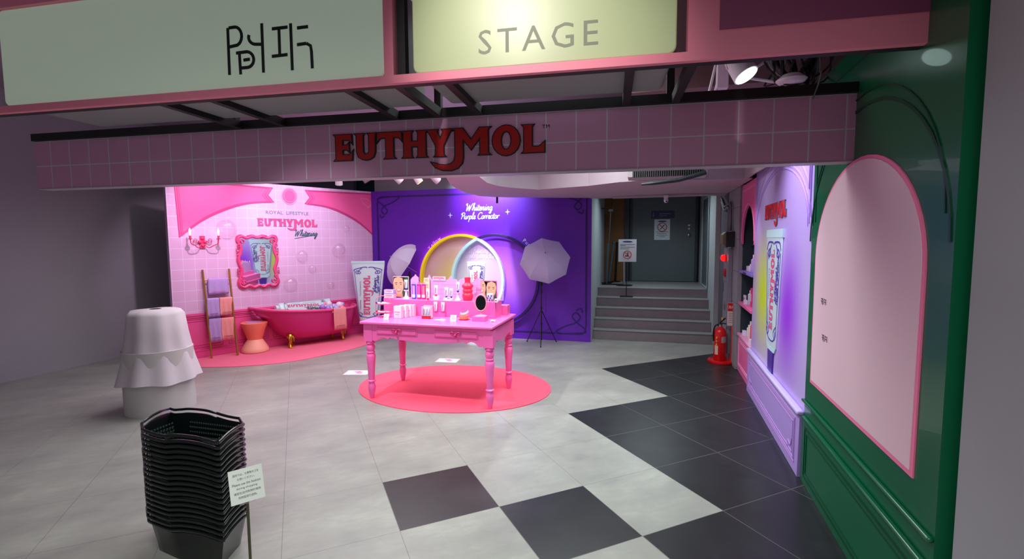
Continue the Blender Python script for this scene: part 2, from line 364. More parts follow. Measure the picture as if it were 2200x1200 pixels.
# arch spandrels
def inset_poly(P, cx, cz, k): return [(cx+(a-cx)*k, cz+(b-cz)*k) for a, b in P]
AR = [(2.80, 2.468), (1.525, 2.445), (1.60, 2.33), (1.516, 2.225)] + cr([(1.516, 2.225), (1.85, 2.19), (2.152, 2.093), (2.48, 1.92), (2.773, 1.68)], 6)[1:]
AL = [(2.574-a, b) for a, b in AR][::-1]
for nm, P, c in (('arch_spandrel', AR, (2.35, 2.3)), ('arch_spandrel', AL, (.22, 2.3))):
    o = MB().slab(P, 0, .004).build(nm, M_HOT, WL)
    mb = MB()
    for k, wd in ((.985, .012), (.93, .014), (.885, .007)): mb.ribbon(inset_poly(P, *c, k), wd, -.004, .002, True)
    mb.build('arch_line', M_HOTD, o)
mb = MB()
for pts in ([(2.5, 2.36), (2.56, 2.28), (2.66, 2.22), (2.70, 2.3), (2.64, 2.36), (2.5, 2.37)], [(2.62, 2.2), (2.68, 2.25), (2.74, 2.2), (2.70, 2.12)]): mb.ribbon(cr(pts, 4), .007, -.004, .002)
mb.build('corner_scroll', M_HOTL, WL)
mx, mz = 1.287, 2.335
md = MB().slab(arc(mx, mz, .105, .112, 0, 360, 32)[:-1], 0, .006).build('medallion', M_HOT, WL)
MB().ribbon(arc(mx, mz, .118, .127, 0, 360, 32)[:-1], .012, 0, .006, True).build('medallion_ring', M_HOTL, md)
MB().ribbon(arc(mx, mz, .088, .094, 0, 360, 32)[:-1], .006, -.006, .002, True).build('medallion_line', M_HOTL, md)
M_TEAL = mat('teal_grey_lettering', (92, 110, 134), .6); M_PRED = mat('pink_logo', (238, 72, 138), .5); M_NAVY = mat('dark_outline', (60, 40, 70), .5)
t = text('ROYAL  LIFESTYLE'); MB().add(t[0], t[1], fit(t, .925, 1.575, 2.045, 2.095, -.003)).build('royal_lifestyle_lettering', M_TEAL, WL)
put_logo(WL, 'logo_lettering', .80, 1.71, 1.80, 1.975, -.004, M_PRED, M_TEAL, .03)
mb = script(MB(), 'Whitening', 1.33, 1.715, .37, -.003, .19, slant=.3, xs=1.05); mb.ribbon(cr([(1.34, 1.675), (1.5, 1.70), (1.72, 1.745)], 4), .008, -.003)
mb.build('whitening_lettering', mat('dark_teal_lettering', (50, 84, 100), .6), WL)

# purple wall
g = NG('purple_backdrop', .42)
c0 = (84, 26, 176)
colp = g.mix(g.noise(.8, 2), (88, 18, 164), (96, 22, 176))
seam = g.line(g.x, 1.22, -4.69, .004)
M_PURPW = g.done(g.mix(g.math('MULTIPLY', seam, .5), colp, (40, 8, 110)))
WB_ = structure(wall_root('wall_back', PURP))
structure(MB().box(-4.70, -.825, 0, .10, 0, 2.5).build('purple_panel', M_PURPW, WB_))
M_DKP = mat('dark_violet_print', (44, 10, 106), .5)
mb = MB(); L_, R_, T_, B_ = -4.58, -.90, 2.40, .12
mb.ribbon([(L_, .45), (L_, T_-.32)], .035, 0, .003).ribbon([(L_+.35, T_), (R_-.3, T_)], .03, 0, .003).ribbon([(R_, T_-.3), (R_, B_+.36)], .035, 0, .003).ribbon([(L_+.4, B_), (R_-.5, B_)], .03, 0, .003)
def scroll(cx, cz, fx, fz, k=1):
    for pts in ([(0, -.34), (0, -.12), (.03, -.02), (.12, 0), (.38, 0)], [(.0, -.02), (.02, -.08), (.1, -.14), (.19, -.24), (.14, -.3), (.08, -.24), (.14, -.16), (.3, -.1), (.42, -.02), (.3, 0), (.02, -.02)], [(.05, -.3), (.07, -.36), (.14, -.33)]):
        mb.ribbon(cr([(cx+fx*a*k, cz+fz*b*k) for a, b in pts], 5), .024, 0, .003)
scroll(L_, T_, 1, 1); scroll(R_, T_, -1, 1); scroll(L_, B_, 1, -1); scroll(R_, B_, -1, -1, 1.15)
mb.build('border_scroll', M_DKP, WB_)
M_LUM = mat('white_lettering', (188, 206, 236), .6)
mb = script(MB(), 'Whitening', -2.93, 2.125, .48, -.004, .18, xs=1.15); script(mb, 'Purple Corrector', -3.02, 1.985, .68, -.004, .18, xs=1.2)
for cx, cz in ((-3.20, 2.055), (-2.19, 2.09)):
    mb.slab([(cx-.045, cz), (cx-.008, cz-.008), (cx, cz-.05), (cx+.008, cz-.008), (cx+.045, cz), (cx+.008, cz+.008), (cx, cz+.05), (cx-.008, cz+.008)], 0, .003)
mb.build('purple_corrector_lettering', M_LUM, WB_)
# discs behind the rings
CL, CR, CZ, RR = (-2.985, .98), (-2.40, .98), .98, .735  # two ring centres, height, radius
ix = (CL[0]+CR[0])/2; hh = math.sqrt(RR**2-(ix-CL[0])**2); aL = math.degrees(math.atan2(hh, ix-CL[0]))
lens_r = arc(CL[0], CZ, RR, RR, -aL, aL, 24); lens_l = arc(CR[0], CZ, RR, RR, 180-aL, 180+aL, 24)
yel = arc(CL[0], CZ, RR, RR, aL, 360-aL, 44); pur = arc(CR[0], CZ, RR, RR, -(180-aL), 180-aL, 44)
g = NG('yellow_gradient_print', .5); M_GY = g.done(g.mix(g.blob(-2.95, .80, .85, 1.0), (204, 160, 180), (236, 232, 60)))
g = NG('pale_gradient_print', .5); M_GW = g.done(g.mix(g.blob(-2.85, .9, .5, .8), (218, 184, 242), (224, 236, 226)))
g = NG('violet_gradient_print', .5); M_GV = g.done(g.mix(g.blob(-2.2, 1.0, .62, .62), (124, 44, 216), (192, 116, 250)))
def cres(outer, inner):  # close the outer arc with the inner arc whichever way joins
    d1 = math.dist(outer[-1], inner[0]); return outer + (inner[1:-1] if d1 < math.dist(outer[-1], inner[-1]) else inner[::-1][1:-1])
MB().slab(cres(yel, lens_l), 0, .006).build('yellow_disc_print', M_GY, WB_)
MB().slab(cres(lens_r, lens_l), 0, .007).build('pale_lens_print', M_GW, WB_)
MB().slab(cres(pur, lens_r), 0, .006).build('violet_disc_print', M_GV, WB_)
mb = script(MB(), "Whitening's", -2.88, 1.42, .40, -.010, .2, xs=1); script(mb, 'Purple Corrector', -2.99, 1.33, .58, -.010, .18, xs=1)
mb.build('pale_lettering', mat('pale_lettering', (240, 226, 255), .6), WB_)
def arc_text(s_, cx, cz, r, a0, h, m):
    mb = MB(); a = a0
    for ch in s_:
        t = text(ch); wd = (t[3]-t[2])*h; aa = math.radians(a)
        c_, s2 = math.cos(aa), math.sin(aa)
        mb.add(t[0], t[1], lambda x, y, z: (cx+c_*(r+y*h)+s2*x*h, -.004, cz+s2*(r+y*h)-c_*x*h)); a -= math.degrees((wd+.2*h)/r)
    mb.build('arc_lettering', m, WB_)
arc_text('Yellow', CL[0], CZ, .775, 141, .085, M_LUM); arc_text('Purple', CR[0], CZ, .78, 54, .085, M_LUM)

# other walls
structure(MB().box(-4.72, .2, 7.80, 7.9, 2.5, 3.4).build('wall_back_upper', mat('upper_wall_grey', (150, 148, 152), .8)))
structure(MB().box(-5.35, -4.72, 8.2, 8.3, 2.2, 3.4).build('wall_rear_teal', mat('dark_teal_glass', (10, 52, 56), .2)))
structure(MB().box(-9, -5.35, 8.1, 8.2, 2.0, 3.4).build('wall_rear_grey', mat('blue_grey_wall', (96, 104, 118), .8)))
structure(MB().box(-7.3, -7.2, -1.5, 8.1, 0, 3.4).build('wall_far_left', M_GREYP))
M_STW = mat('stairwell_plaster', (168, 176, 180), .8, noise=.1, nscale=2)
structure(MB().box(-.925, -.822, 7.66, 10.2, 0, 2.7).build('wall_stair_left', M_STW))
structure(MB().box(1.02, 1.12, 7.94, 10.2, 0, 2.7).build('wall_stair_right', M_STW))
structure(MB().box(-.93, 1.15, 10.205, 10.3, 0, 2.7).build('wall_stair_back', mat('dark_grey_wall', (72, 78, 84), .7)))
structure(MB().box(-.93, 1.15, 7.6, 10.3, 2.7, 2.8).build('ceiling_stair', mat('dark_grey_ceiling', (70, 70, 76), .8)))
g = NG('concrete_block', .85)
bl = g.math('MAXIMUM', g.line(g.z, .4, .02, .008), g.line(g.x, .8, .3, .008))
M_BLOCK = g.done(g.mix(g.math('MULTIPLY', bl, .6), g.mix(g.noise(3), (132, 132, 138), (154, 154, 160)), (84, 82, 88)), g.math('SUBTRACT', 1., bl), .4)
def rwall(name, y0, y1, z0, z1, x, d, m, bev=0):
    return MB().box(-y1, -y0, 0, d, z0, z1).build(name, m, None, bevel=bev)
o = structure(rwall('wall_right', 6.47, 7.3, 0, 2.7, 0, .12, M_BLOCK)); place(o, (1.10, 0, 0), -PI/2)
o = structure(rwall('trim_1', 7.3, 7.94, 0, 2.7, 0, .14, mat('mauve_pillar', (92, 84, 98), .8))); place(o, (1.09, 0, 0), -PI/2)
o = structure(rwall('wall_right_rear', 3.5, 6.47, 0, 3.4, 0, .1, M_GREYP)); place(o, (1.50, 0, 0), -PI/2)
o = structure(rwall('wall_right_front', -1.5, 1.9, 0, 3.4, 0, .1, M_GREYP)); place(o, (1.02, 0, 0), -PI/2)
# dropped ceiling slab with curved edge
op = [Z(x, y, 2.26) for x, y in ((957,378),(962,387),(968,396),(980,405),(1000,414),(1030,421),(1060,423),(1100,424),(1271,425),(1339,420),(1493,414),(1571,415))]
op += [Vector((1.085, 7.3, 0)), Vector((1.085, 5.7, 0)), Vector((1.03, 5.6, 0)), Vector((1.03, 4.7, 0))]
ip = [Z(x, y, 2.26) for x, y in ((1600,383),(1522,386),(1400,387),(1330,391),(1264,399),(1157,407),(1100,403),(1070,399),(1046,392),(1028,378))]
M_SLAB = mat('ceiling_pink_light_tint', (176, 158, 172), .7); M_SLABF = mat('grey_paint', (128, 124, 134), .7)  # slab colour carries the pink of the lights
mb = MB().mat(0).prism([(p.x, p.y) for p in op+ip], 2.26, 2.75)
o = mb.build('ceiling_dropped', [M_SLAB], None); structure(o)
bk = Z(1100, 403, 2.26).y
structure(MB().box(-.5, 1.1, 7.45, 7.64, 2.255, 2.9).box(-.83, 1.12, 7.40, 7.62, 2.262, 2.9).build('trim_2', M_SLAB))
structure(MB().box(.50, 1.5, 4.35, 4.75, 2.26, 2.6).build('trim_3', mat('white_grey_beam', (160, 166, 168), .7), bevel=.005))
structure(MB().box(1.12, 1.49, 5.62, 6.60, 2.28, 2.9).build('gap_shade_infill', mat('gap_shade_black', (20, 18, 22), .9)))  # black box put in the gap to stand in for shade
# stairs
M_STEP = mat('stair_vinyl', (142, 136, 140), .5, noise=.12, nscale=9); M_NOSE = mat('stair_nosing', (150, 152, 156), .3)
st = thing('staircase', 'flight of five grey vinyl steps rising to a landing before the dark door', 'stairs', (0, 0, 0))
for k in range(5):
    y0 = 7.95+.195*k; y1 = 10.2 if k == 4 else y0+.195
    MB().box(-.82, 1.018, y0, y1 + .001, 0 if k == 0 else .157*k, .157*(k+1)-.012).build('step' if k < 4 else 'landing', M_STEP, st)
    MB().box(-.82, 1.018, y0-.012, y1 if k < 4 else 10.2, .157*(k+1)-.012, .157*(k+1)).build('tread', mat('stair_tread', (142, 140, 142), .35, noise=.1, nscale=9), st)
    MB().box(-.82, 1.018, y0-.018, y0+.02, .157*(k+1)-.016, .157*(k+1)+.002).build('nosing', M_NOSE, st, bevel=.004)

# ================================================================== TOOTHPASTE TUBES
M_TUBE = mat('tube_white', (206, 222, 232), .35, coat=.3); M_TUBET = mat('tube_crimp', (196, 224, 232), .35)
M_CAPP = mat('purple_cap', (76, 40, 150), .35); M_CAPR = mat('red_cap', (226, 32, 48), .35)
M_ORN = mat('violet_ornament', (84, 60, 160), .5); M_ORNG = mat('dark_green_ornament', (40, 66, 84), .5)
M_LOGOP = mat('tube_logo_pink', (226, 80, 130), .5); M_LOGOE = mat('tube_logo_edge', (110, 60, 120), .5); M_SMALLT = mat('tube_small_text', (90, 110, 130), .6)
def tube_thing(name, label, H, WT, WB, DB, cr_, ch, loc, rz=0, orn=M_ORN, capm=M_CAPP, big=True, group=None, rnd=18):
    t = thing(name, label, 'toothpaste tube', loc, rz, group)
    zb = ch + .03*H; zt = H*.965
    def wd(z): k = max(0, min(1, (z-zb)/(zt-zb))); return (WB+(WT-WB)*k)/2
    def dp(z): k = max(0, min(1, (z-zb)/(zt-zb))); return DB/2*(1-k)**.8+.006*H
    def surf(x, z): return -dp(z)*(1-min(.985, abs(x)/wd(z))**2.6)**(1/2.6)
    def ring(z, s=1.0, n=28 if big else 16):
        o_ = []
        for i in range(n):
            a = 2*PI*i/n; c, q = math.cos(a), math.sin(a); e = 2/2.6
            o_.append((s*wd(z)*math.copysign(abs(c)**e, c), s*dp(z)*math.copysign(abs(q)**e, q), z))
        return o_
    zs = [zb+(zt-zb)*i/(12 if big else 5) for i in range((12 if big else 5)+1)]
    rings = [ring(zb-.0, .55)]; rings[0] = [(x, y, ch) for x, y, z in rings[0]]
    rings.append([(x*1.0, y, ch+.012*H) for x, y, z in ring(zb, .86)])
    rings += [ring(z) for z in zs]
    MB().loft(rings).build('tube_body', M_TUBE if big else mat('small_tube_pale_blue', (186, 214, 228), .3), t, smooth=50)
    MB().box(-WT/2, WT/2, -.008*H, .008*H, zt-.002, H).build('crimp', M_TUBET, t, bevel=.002*H)
    MB().lathe([(cr_*.92, 0), (cr_, .02*H), (cr_*.96, ch)], n=24 if big else 12).build('cap', capm, t, smooth=40)
    f = WT
    S_ = zt-zb; lw = 1 if big else 1.5; put_logo(t, 'logo', -.125*f*lw, .165*f*lw, zb+.12*S_, zb+.79*S_, 0, M_LOGOP if big else mat('small_logo_mauve', (176, 96, 146), .5), M_LOGOE if big else None, .025, rot=1, surf=lambda x, z: surf(x, z)-.002*H)
    if big:
        def on(mb, nm, m, e=.002):
            mb.v = [(x, surf(x, z)-e+y, z) for x, y, z in mb.v]; mb.build(nm, m, t)
        for w0, za_, zb_ in (('ORIGINAL', .21, .38), ('TOOTHPASTE', .44, .70)): a = text(w0); on(MB().add(a[0], a[1], fit(a, -.245*f, -.20*f, zb+za_*S_, zb+zb_*S_, 0, 1)), 'tube_text', M_SMALLT)
        mb = script(MB(), "Whitening's", .25*f, zb+.50*S_, .25*S_, 0, .2, 1, xs=1); script(mb, 'Purple Corrector', .335*f, zb+.48*S_, .32*S_, 0, .2, 1, xs=1); on(mb, 'tube_script', orn)
        mb = MB()
        for sx in (-1, 1):
            zz = zb+.90*S_; xo = lambda z, k=.86: sx*wd(z)*k
            mb.ribbon([(xo(z), z) for z in [zb+.10*S_+.78*S_*i/10 for i in range(11)]], .014*f, 0)
            mb.ribbon(cr([(xo(zz-.02*H), zz-.02*H), (xo(zz)*.98, zz+.0*H), (sx*.16*f, zz+.028*H), (sx*.05*f, zz+.03*H), (sx*.02*f, zz+.022*H)], 5), .022*f, 0)
            mb.ribbon(cr([(sx*.30*f, zz-.06*H), (sx*.37*f, zz-.035*H), (sx*.31*f, zz-.015*H), (sx*.22*f, zz-.04*H), (sx*.26*f, zz-.055*H), (sx*.30*f, zz-.03*H), (sx*.18*f, zz+.02*H)], 5), .02*f, 0)
            z2 = zb+.07*H; w2 = wd(z2)
            mb.ribbon(cr([(sx*w2*.86, z2+.03*H), (sx*w2*.8, z2), (sx*w2*.3, z2-.01*H), (0, z2-.02*H)], 5), .018*f, 0)
            mb.ribbon(cr([(sx*w2*.8, z2+.05*H), (sx*w2*.5, z2+.03*H), (sx*w2*.7, z2+.005*H), (sx*w2*.84, z2+.03*H)], 5), .018*f, 0)
        on(mb, 'ornament', orn)
    return t
tube_thing('giant_toothpaste_tube', 'giant white toothpaste tube standing on its purple cap in the pink and purple corner', 1.29, .56, .33, .20, .105, .235, (-4.52, 7.20, .003), math.radians(17))
tube_thing('toothpaste_tube_display', 'tall white toothpaste tube on a plinth before the lens-shaped white ring', .70, .295, .19, .11, .05, .07, (-2.545, 7.10, .60), math.radians(12))
pl = thing('display_plinth', 'round white plinth carrying the tube in front of the rings', 'plinth', (-2.56, 7.13, 0))
MB().lathe([(.155, 0), (.16, .01), (.155, .03), (.10, .05), (.09, .10), (.085, .50), (.11, .57), (.13, .60)], n=32).build('plinth_column', mat('white_plinth', (222, 228, 240), .4), pl, smooth=50)
MB().lathe([(.162, 0), (.162, .012)], n=32).build('foot_disc', mat('white_plinth', (222, 228, 240), .4), pl)

# ================================================================== RINGS
M_RY = mat('yellow_ring', (246, 222, 20), .4, em=.12, emc=(255, 225, 0)); M_RW = mat('white_ring', (196, 238, 240), .4, em=.16, emc=(170, 240, 240)); M_RP = mat('dark_purple_ring', (40, 14, 92), .45)
M_GLOWP = mat('magenta_led_strip', (255, 90, 240), .5, em=18, emc=(250, 60, 255)); M_GLOWW = mat('cool_led_strip', (200, 190, 255), .5, em=2.5, emc=(190, 140, 255))
def hoop(name, label, P, m, led, yoff=0):
    t = thing(name, label, 'ring light', (0, 7.65, 0))
    n = len(P); C0 = P; vs = []
    rings = []
    for i, (x, z) in enumerate(P):
        a = P[max(i-1, 0)]; b = P[min(i+1, n-1)]; d = Vector((b[0]-a[0], b[1]-a[1])).normalized(); q = Vector((-d.y, d.x))
        rings.append([(x+q.x*u, v+yoff, z+q.y*u) for u, v in ((-.022, -.11), (.022, -.11), (.022, -.055), (-.022, -.055))])
    MB().loft(rings).build('ring_channel', m, t, bevel=.006)
    if led:
        rings = []
        for i, (x, z) in enumerate(P):
            a = P[max(i-1, 0)]; b = P[min(i+1, n-1)]; d = Vector((b[0]-a[0], b[1]-a[1])).normalized(); q = Vector((-d.y, d.x))
            rings.append([(x+q.x*u, v, z+q.y*u) for u, v in ((-.020, -.054), (-.008, -.054), (-.008, -.046), (-.020, -.046))])
        MB().loft(rings).build('led_strip', led, t)
        rings = []
        for i, (x, z) in enumerate(P):
            a = P[max(i-1, 0)]; b = P[min(i+1, n-1)]; d = Vector((b[0]-a[0], b[1]-a[1])).normalized(); q = Vector((-d.y, d.x))
            rings.append([(x+q.x*u, v, z+q.y*u) for u, v in ((.006, -.0545), (.018, -.0545), (.018, -.007), (.006, -.007))])
        MB().loft(rings).build('inner_light_lip', m, t)  # lip added to keep the strip's light off the inside of the ring
    return t
hoop('ring_light', 'yellow glowing ring on the purple wall, left of the white lens', yel, M_RY, M_GLOWP)
hoop('ring_light', 'dark purple ring on the purple wall, right of the white lens', pur, M_RP, None)
ll = thing('ring_light', 'glowing white pointed lens outline where the two rings on the purple wall cross', 'ring light', (0, 7.65, 0))
for P in (lens_r, lens_l):
    for nm, m, us, vs in (('ring_channel', M_RW, .022, (-.112, -.055)), ('led_strip', M_GLOWW, .008, (-.054, -.046)), ('inner_light_lip', M_RW, .005, (-.0545, -.008))):  # lens gets the same added lip, blocking inward light
        rings = []
        for i, (x, z) in enumerate(P):
            a = P[max(i-1, 0)]; b = P[min(i+1, len(P)-1)]; d = Vector((b[0]-a[0], b[1]-a[1])).normalized(); q = Vector((-d.y, d.x))
            o_ = .012 if nm == 'inner_light_lip' else (-.014 if nm == 'led_strip' else 0)
            rings.append([(x+q.x*(u+o_), v, z+q.y*(u+o_)) for u, v in ((-us, vs[0]), (us, vs[0]), (us, vs[1]), (-us, vs[1]))])
        MB().loft(rings).build(nm, m, ll)

# ================================================================== PINK CORNER
# rug
pts = [(-6.02, 4.95), (-5.614, 4.831), (-5.058, 5.02), (-4.62, 5.357), (-4.385, 5.827), (-4.24, 6.295), (-4.20, 6.786), (-4.247, 7.292), (-4.40, 7.58)]
fr = cr(pts, 6); back = [(-4.76, 7.54), (-6.10, 5.02)]
M_RUG1 = mat('rose_rug', (236, 108, 142), .95, noise=.06, nscale=30, bump=.25, bscale=220)
tag(MB().prism(fr + back, 0, .008).build('curved_rug', M_RUG1), 'rose pink curved rug lying along the pink tiled wall under the bathtub', 'rug')
# mirror
MIRROR_TURN = -1.4
mc = ((.488+1.07)/2, (1.738+.922)/2)
mi = thing('wall_mirror', 'ornate hot pink framed mirror hanging on the pink tiled wall', 'mirror', WL.location + PINK.e*mc[0] + PINK.n*.008 + Vector((0, 0, mc[1])), PINK.phi+math.radians(MIRROR_TURN))
def mirror_outline(k, hw=.262, hz=.375):
    q = [(0, .95), (-.28, 1.0), (-.55, .93), (-.78, 1.0), (-.98, .94), (-1.0, .78), (-.86, .62), (-.90, .35), (-1.0, .16), (-.98, -.05), (-.86, -.3), (-.93, -.55), (-1.02, -.75), (-.96, -.93), (-.75, -1.0), (-.5, -.93), (-.25, -1.02), (0, -.95)]
    full = q + [(-a, b) for a, b in q[::-1]][1:-1]
    return cr([(a*hw*k, b*hz*k) for a, b in full], 4, True)
MB().slab(mirror_outline(.97), -.012, .006).build('mirror_glass', mat('mirror_glass', (225, 225, 230), .02, 1), mi)
MB().slab(mirror_outline(1.0), 0, .014).build('backing_board', mat('frame_back', (200, 60, 110), .6), mi)
M_MF = mat('frame_pink', (232, 72, 132), .35)
ou = mirror_outline(1.0); mb = MB().tube([(a, -.022, b) for a, b in ou], .019, 8, True); mb.tube([(a*1.07, -.014, b*1.05) for a, b in ou], .012, 6, True)
mb.build('carved_frame', M_MF, mi, smooth=60)
mb = MB()
def curl(cx, cz, r, a0, turns, sgn):
    P = []
    for i in range(15):
        t_ = i/14; a = a0+sgn*t_*turns*2*PI; rr_ = r*(1-.8*t_); P.append((cx+rr_*math.cos(a), -.032, cz+rr_*math.sin(a)))
    mb.tube(P, [.011*(1-.5*i/14) for i in range(15)], 6)
for sx in (-1, 1):
    for sz in (-1, 1):
        curl(sx*.21, sz*.295, .04, 0 if sx > 0 else PI, 1.2, sx*sz); curl(sx*.25, sz*.235, .03, PI/2, 1.1, -sx*sz)
        for q in range(3): mb.tube([(sx*(.255+.012*q), -.02, sz*(.12+.035*q)), (sx*(.285), -.03, sz*(.10+.035*q)), (sx*(.292), -.02, sz*(.13+.035*q))], [.010, .012, .004], 6)
        for q in range(3): mb.tube([(sx*(.07+.03*q), -.02, sz*.36), (sx*(.06+.03*q), -.03, sz*.39), (sx*(.085+.03*q), -.02, sz*.385)], [.010, .010, .004], 6)
        mb.build('scrollwork', M_MF, mi, smooth=60); mb = MB()
# sconce
s_, z_ = .07, 1.625
sn = thing('wall_sconce', 'pink scrolled two-arm candle sconce on the pink wall left of the mirror', 'wall lamp', WL.location + PINK.e*s_ + Vector((0, 0, z_)), PINK.phi)
M_SC = mat('sconce_pink', (226, 56, 110), .35)
mb = MB().box(-.03, .03, -.022, 0, -.085, .085); mb.lathe([(.0, 0), (.02, .01), (.02, .02)], (0, -.02, .03), 12)
for a, b in ((0, .05), (0, -.05), (.03, 0), (-.03, 0)): mb.sph((a, -.025, b), (.022, .014, .022), 10, 6)
mb.build('back_plate', M_SC, sn, smooth=60)
for sx in (-1, 1):
    mb = MB().tube(cr([(sx*.02, -.02, -.03), (sx*.06, -.06, -.08), (sx*.11, -.11, -.05), (sx*.16, -.13, -.02), (sx*.17, -.13, .04)], 5), .006, 6)
    curlP = []
    for i in range(14): a = PI+sx*0+i/13*2.2*PI; curlP.append((sx*(.085+(.034*(1-.6*i/13))*math.cos(a)), -.03, .02+.04*(1-.6*i/13)*math.sin(a)))
    mb.tube(curlP, .005, 6); mb.build('scroll_arm', M_SC, sn, smooth=60)
    c = MB().lathe([(.005, -.005), (.028, 0), (.03, .006), (.014, .01), (.014, .05), (.0, .052)], (sx*.17, -.13, .04), 14).build('candle_cup', M_SC, sn, smooth=40)
    MB().lathe([(.008, 0), (.009, .04), (.013, .06), (.008, .085), (.0, .1)], (sx*.17, -.13, .09), 12).build('candle_bulb', mat('sconce_bulb', (255, 250, 255), .4, em=9, emc=(255, 235, 250)), sn, smooth=60)
# bubbles
def film(name, c, k, base=.03):
    m = bpy.data.materials.new(name); m.use_nodes = True; nt = m.node_tree; nt.nodes.clear(); o = nt.nodes.new('ShaderNodeOutputMaterial'); mx = nt.nodes.new('ShaderNodeMixShader')
    tr = nt.nodes.new('ShaderNodeBsdfTransparent'); gl = nt.nodes.new('ShaderNodeBsdfGlossy'); lw = nt.nodes.new('ShaderNodeLayerWeight'); ma = nt.nodes.new('ShaderNodeMath'); ma.operation = 'MULTIPLY_ADD'
    gl.inputs['Roughness'].default_value = .06; gl.inputs[0].default_value = (*lin(c), 1); lw.inputs[0].default_value = .35; ma.inputs[1].default_value = k; ma.inputs[2].default_value = base
    tr.inputs[0].default_value = (.995, .985, .99, 1)
    nt.links.new(lw.outputs['Facing'], ma.inputs[0]); nt.links.new(ma.outputs[0], mx.inputs[0]); nt.links.new(tr.outputs[0], mx.inputs[1]); nt.links.new(gl.outputs[0], mx.inputs[2]); nt.links.new(mx.outputs[0], o.inputs[0]); MT[name] = m; return m
M_BUB = film('clear_bubble', (255, 244, 252), .34, .03)
bub = None
for i, (px, py, r, lab) in enumerate(((486,491,.135,'large clear bubble beside the sconce candle on the pink wall'), (744,491,.062,'small clear bubble high on the pink wall, nearest the purple wall'), (728,537,.118,'large clear bubble at the right end of the pink tiled wall'), (648,549,.092,'medium clear bubble on the pink wall, first one right of the mirror top'), (671,577,.066,'small clear bubble on the pink wall between two medium ones'), (624,610,.108,'clear bubble low on the pink wall beside the mirror base'), (710,612,.062,'small clear bubble low on the pink wall above the bathtub end'))):
    s_, z_ = PINK.at(px, py); P = WL.location + PINK.e*s_ + Vector((0, 0, z_))
    mb = MB(); rings = []
    for k in range(8):
        a = PI/2*k/8; rings.append([(math.cos(a)*math.cos(2*PI*q/28), -math.sin(a)*.75, math.cos(a)*math.sin(2*PI*q/28)) for q in range(28)])
    if bub is None:
        bub = thing('bubble_ornament', lab, 'bubble ornament', P, PINK.phi, 'clear bubbles on the pink wall')
        rings = [[(a, b-.006, c) for a, b, c in r] for r in rings]; mb.loft(rings, False); n_ = len(mb.v); mb.add([(0, -.756, 0)], []); [mb.f.append((n_-28+q, n_-28+(q+1) % 28, n_)) or mb.mi.append(0) for q in range(28)]; mb.build('dome', M_BUB, bub, smooth=True)
        MB().tube([(math.cos(2*PI*q/28), -.0, math.sin(2*PI*q/28)) for q in range(28)], .02, 5, True).build('rim', mat('bubble_rim', (252, 214, 242), .2, alpha=.6), bub, smooth=True)
        bub.scale = (r, r, r)
    else: dup(bub, lab, P, PINK.phi, r)
# bathtub (half tub against the wall); local x along wall, -y into the room
tb = thing('bathtub', 'hot pink slipper bathtub on gold claw feet against the pink wall', 'bathtub', WL.location + PINK.e*.0, PINK.phi)
M_TUB = mat('tub_pink', (196, 40, 116), .32); M_TUBI = mat('tub_rim_pink', (236, 80, 146), .35); M_GOLD = mat('gold', (212, 160, 60), .28, 1)
sA, sB = .62, 2.27
def rim_pt(a, k=1.0, zadd=0):   # a: 0..pi from right end, front, left end
    c, q = math.cos(a), math.sin(a); x = (sA+sB)/2 + (sB-sA)/2*math.copysign(abs(c)**.8, c)*k
    t_ = (x-sA)/(sB-sA); z = .532+.115*(1-t_)**2.2+.012*max(0, (t_-.85)/.15)
    return (x, -.44*abs(q)**.75*k-.03, z+zadd)
N = 40
rings = []
for lev in range(9):
    t_ = lev/8; rg = []
    for i in range(N+1):
        x, y, z = rim_pt(PI*i/N)
        xb0, xb1 = 1.06, 2.17
        xb = xb0+(x-sA)/(sB-sA)*(xb1-xb0); yb = y*.84-.01; zb = .125
        e = t_**.95
        if t_ > .8: kk = ((t_-.8)/.2)**2; yb *= (1-.22*kk); xb = xb+( (1.6-xb)*.10*kk)
        xx = x+(xb-x)*e; yy = y+(yb-y)*e**1.6; zz = z+(zb-z)*t_
        rg.append((xx, yy, zz))
    rings.append(rg)
MB().loft(rings, False, False).add([], []).build('tub_body', M_TUB, tb, smooth=60)
rb = rings[-1]; mb = MB(); mb.add(rb, [tuple(range(len(rb)))]); mb.build('tub_base', M_TUB, tb)
inn = [[rim_pt(PI*i/N, .97) for i in range(N+1)], [(p[0], p[1], p[2]-.12) for p in [rim_pt(PI*i/N, .88) for i in range(N+1)]]]
mb = MB().loft(inn, False, False); mb.add(inn[1], [tuple(range(N+1))]); mb.build('tub_inside', M_TUBI, tb, smooth=60)
MB().tube([rim_pt(PI*i/N, 1.0, .0) for i in range(N+1)], .021, 8).build('tub_rim', M_TUBI, tb, smooth=60)
def claw(x, y, sx):
    mb = MB().tube(cr([(x, y+.02, .20), (x, y-.03, .165), (x+.0, y-.035, .12), (x+.01*sx, y-.02, .07), (x+.01*sx, y-.03, .03)], 4), [.045, .05, .052, .05, .042, .036, .03, .026, .024, .022, .02, .022, .024, .026, .028, .028, .03], 10)
    for k in (-1, 0, 1): mb.sph((x+.01*sx+.018*k, y-.055, .016), (.012, .026, .016), 8, 6)
    for k in (-1, 0, 1): mb.tube([(x+.03*k, y-.07, .11), (x+.035*k, y-.065, .16), (x+.015*k, y-.04, .205)], [.008, .014, .004], 6)
    mb.sph((x+.01*sx, y-.03, .024), (.034, .03, .024), 10, 6)
    return mb.build('claw_foot', M_GOLD, tb, smooth=60)
claw(1.09, -.29, -1); claw(1.93, -.27, 1); claw(1.2, -.07, -1); claw(1.85, -.07, 1)
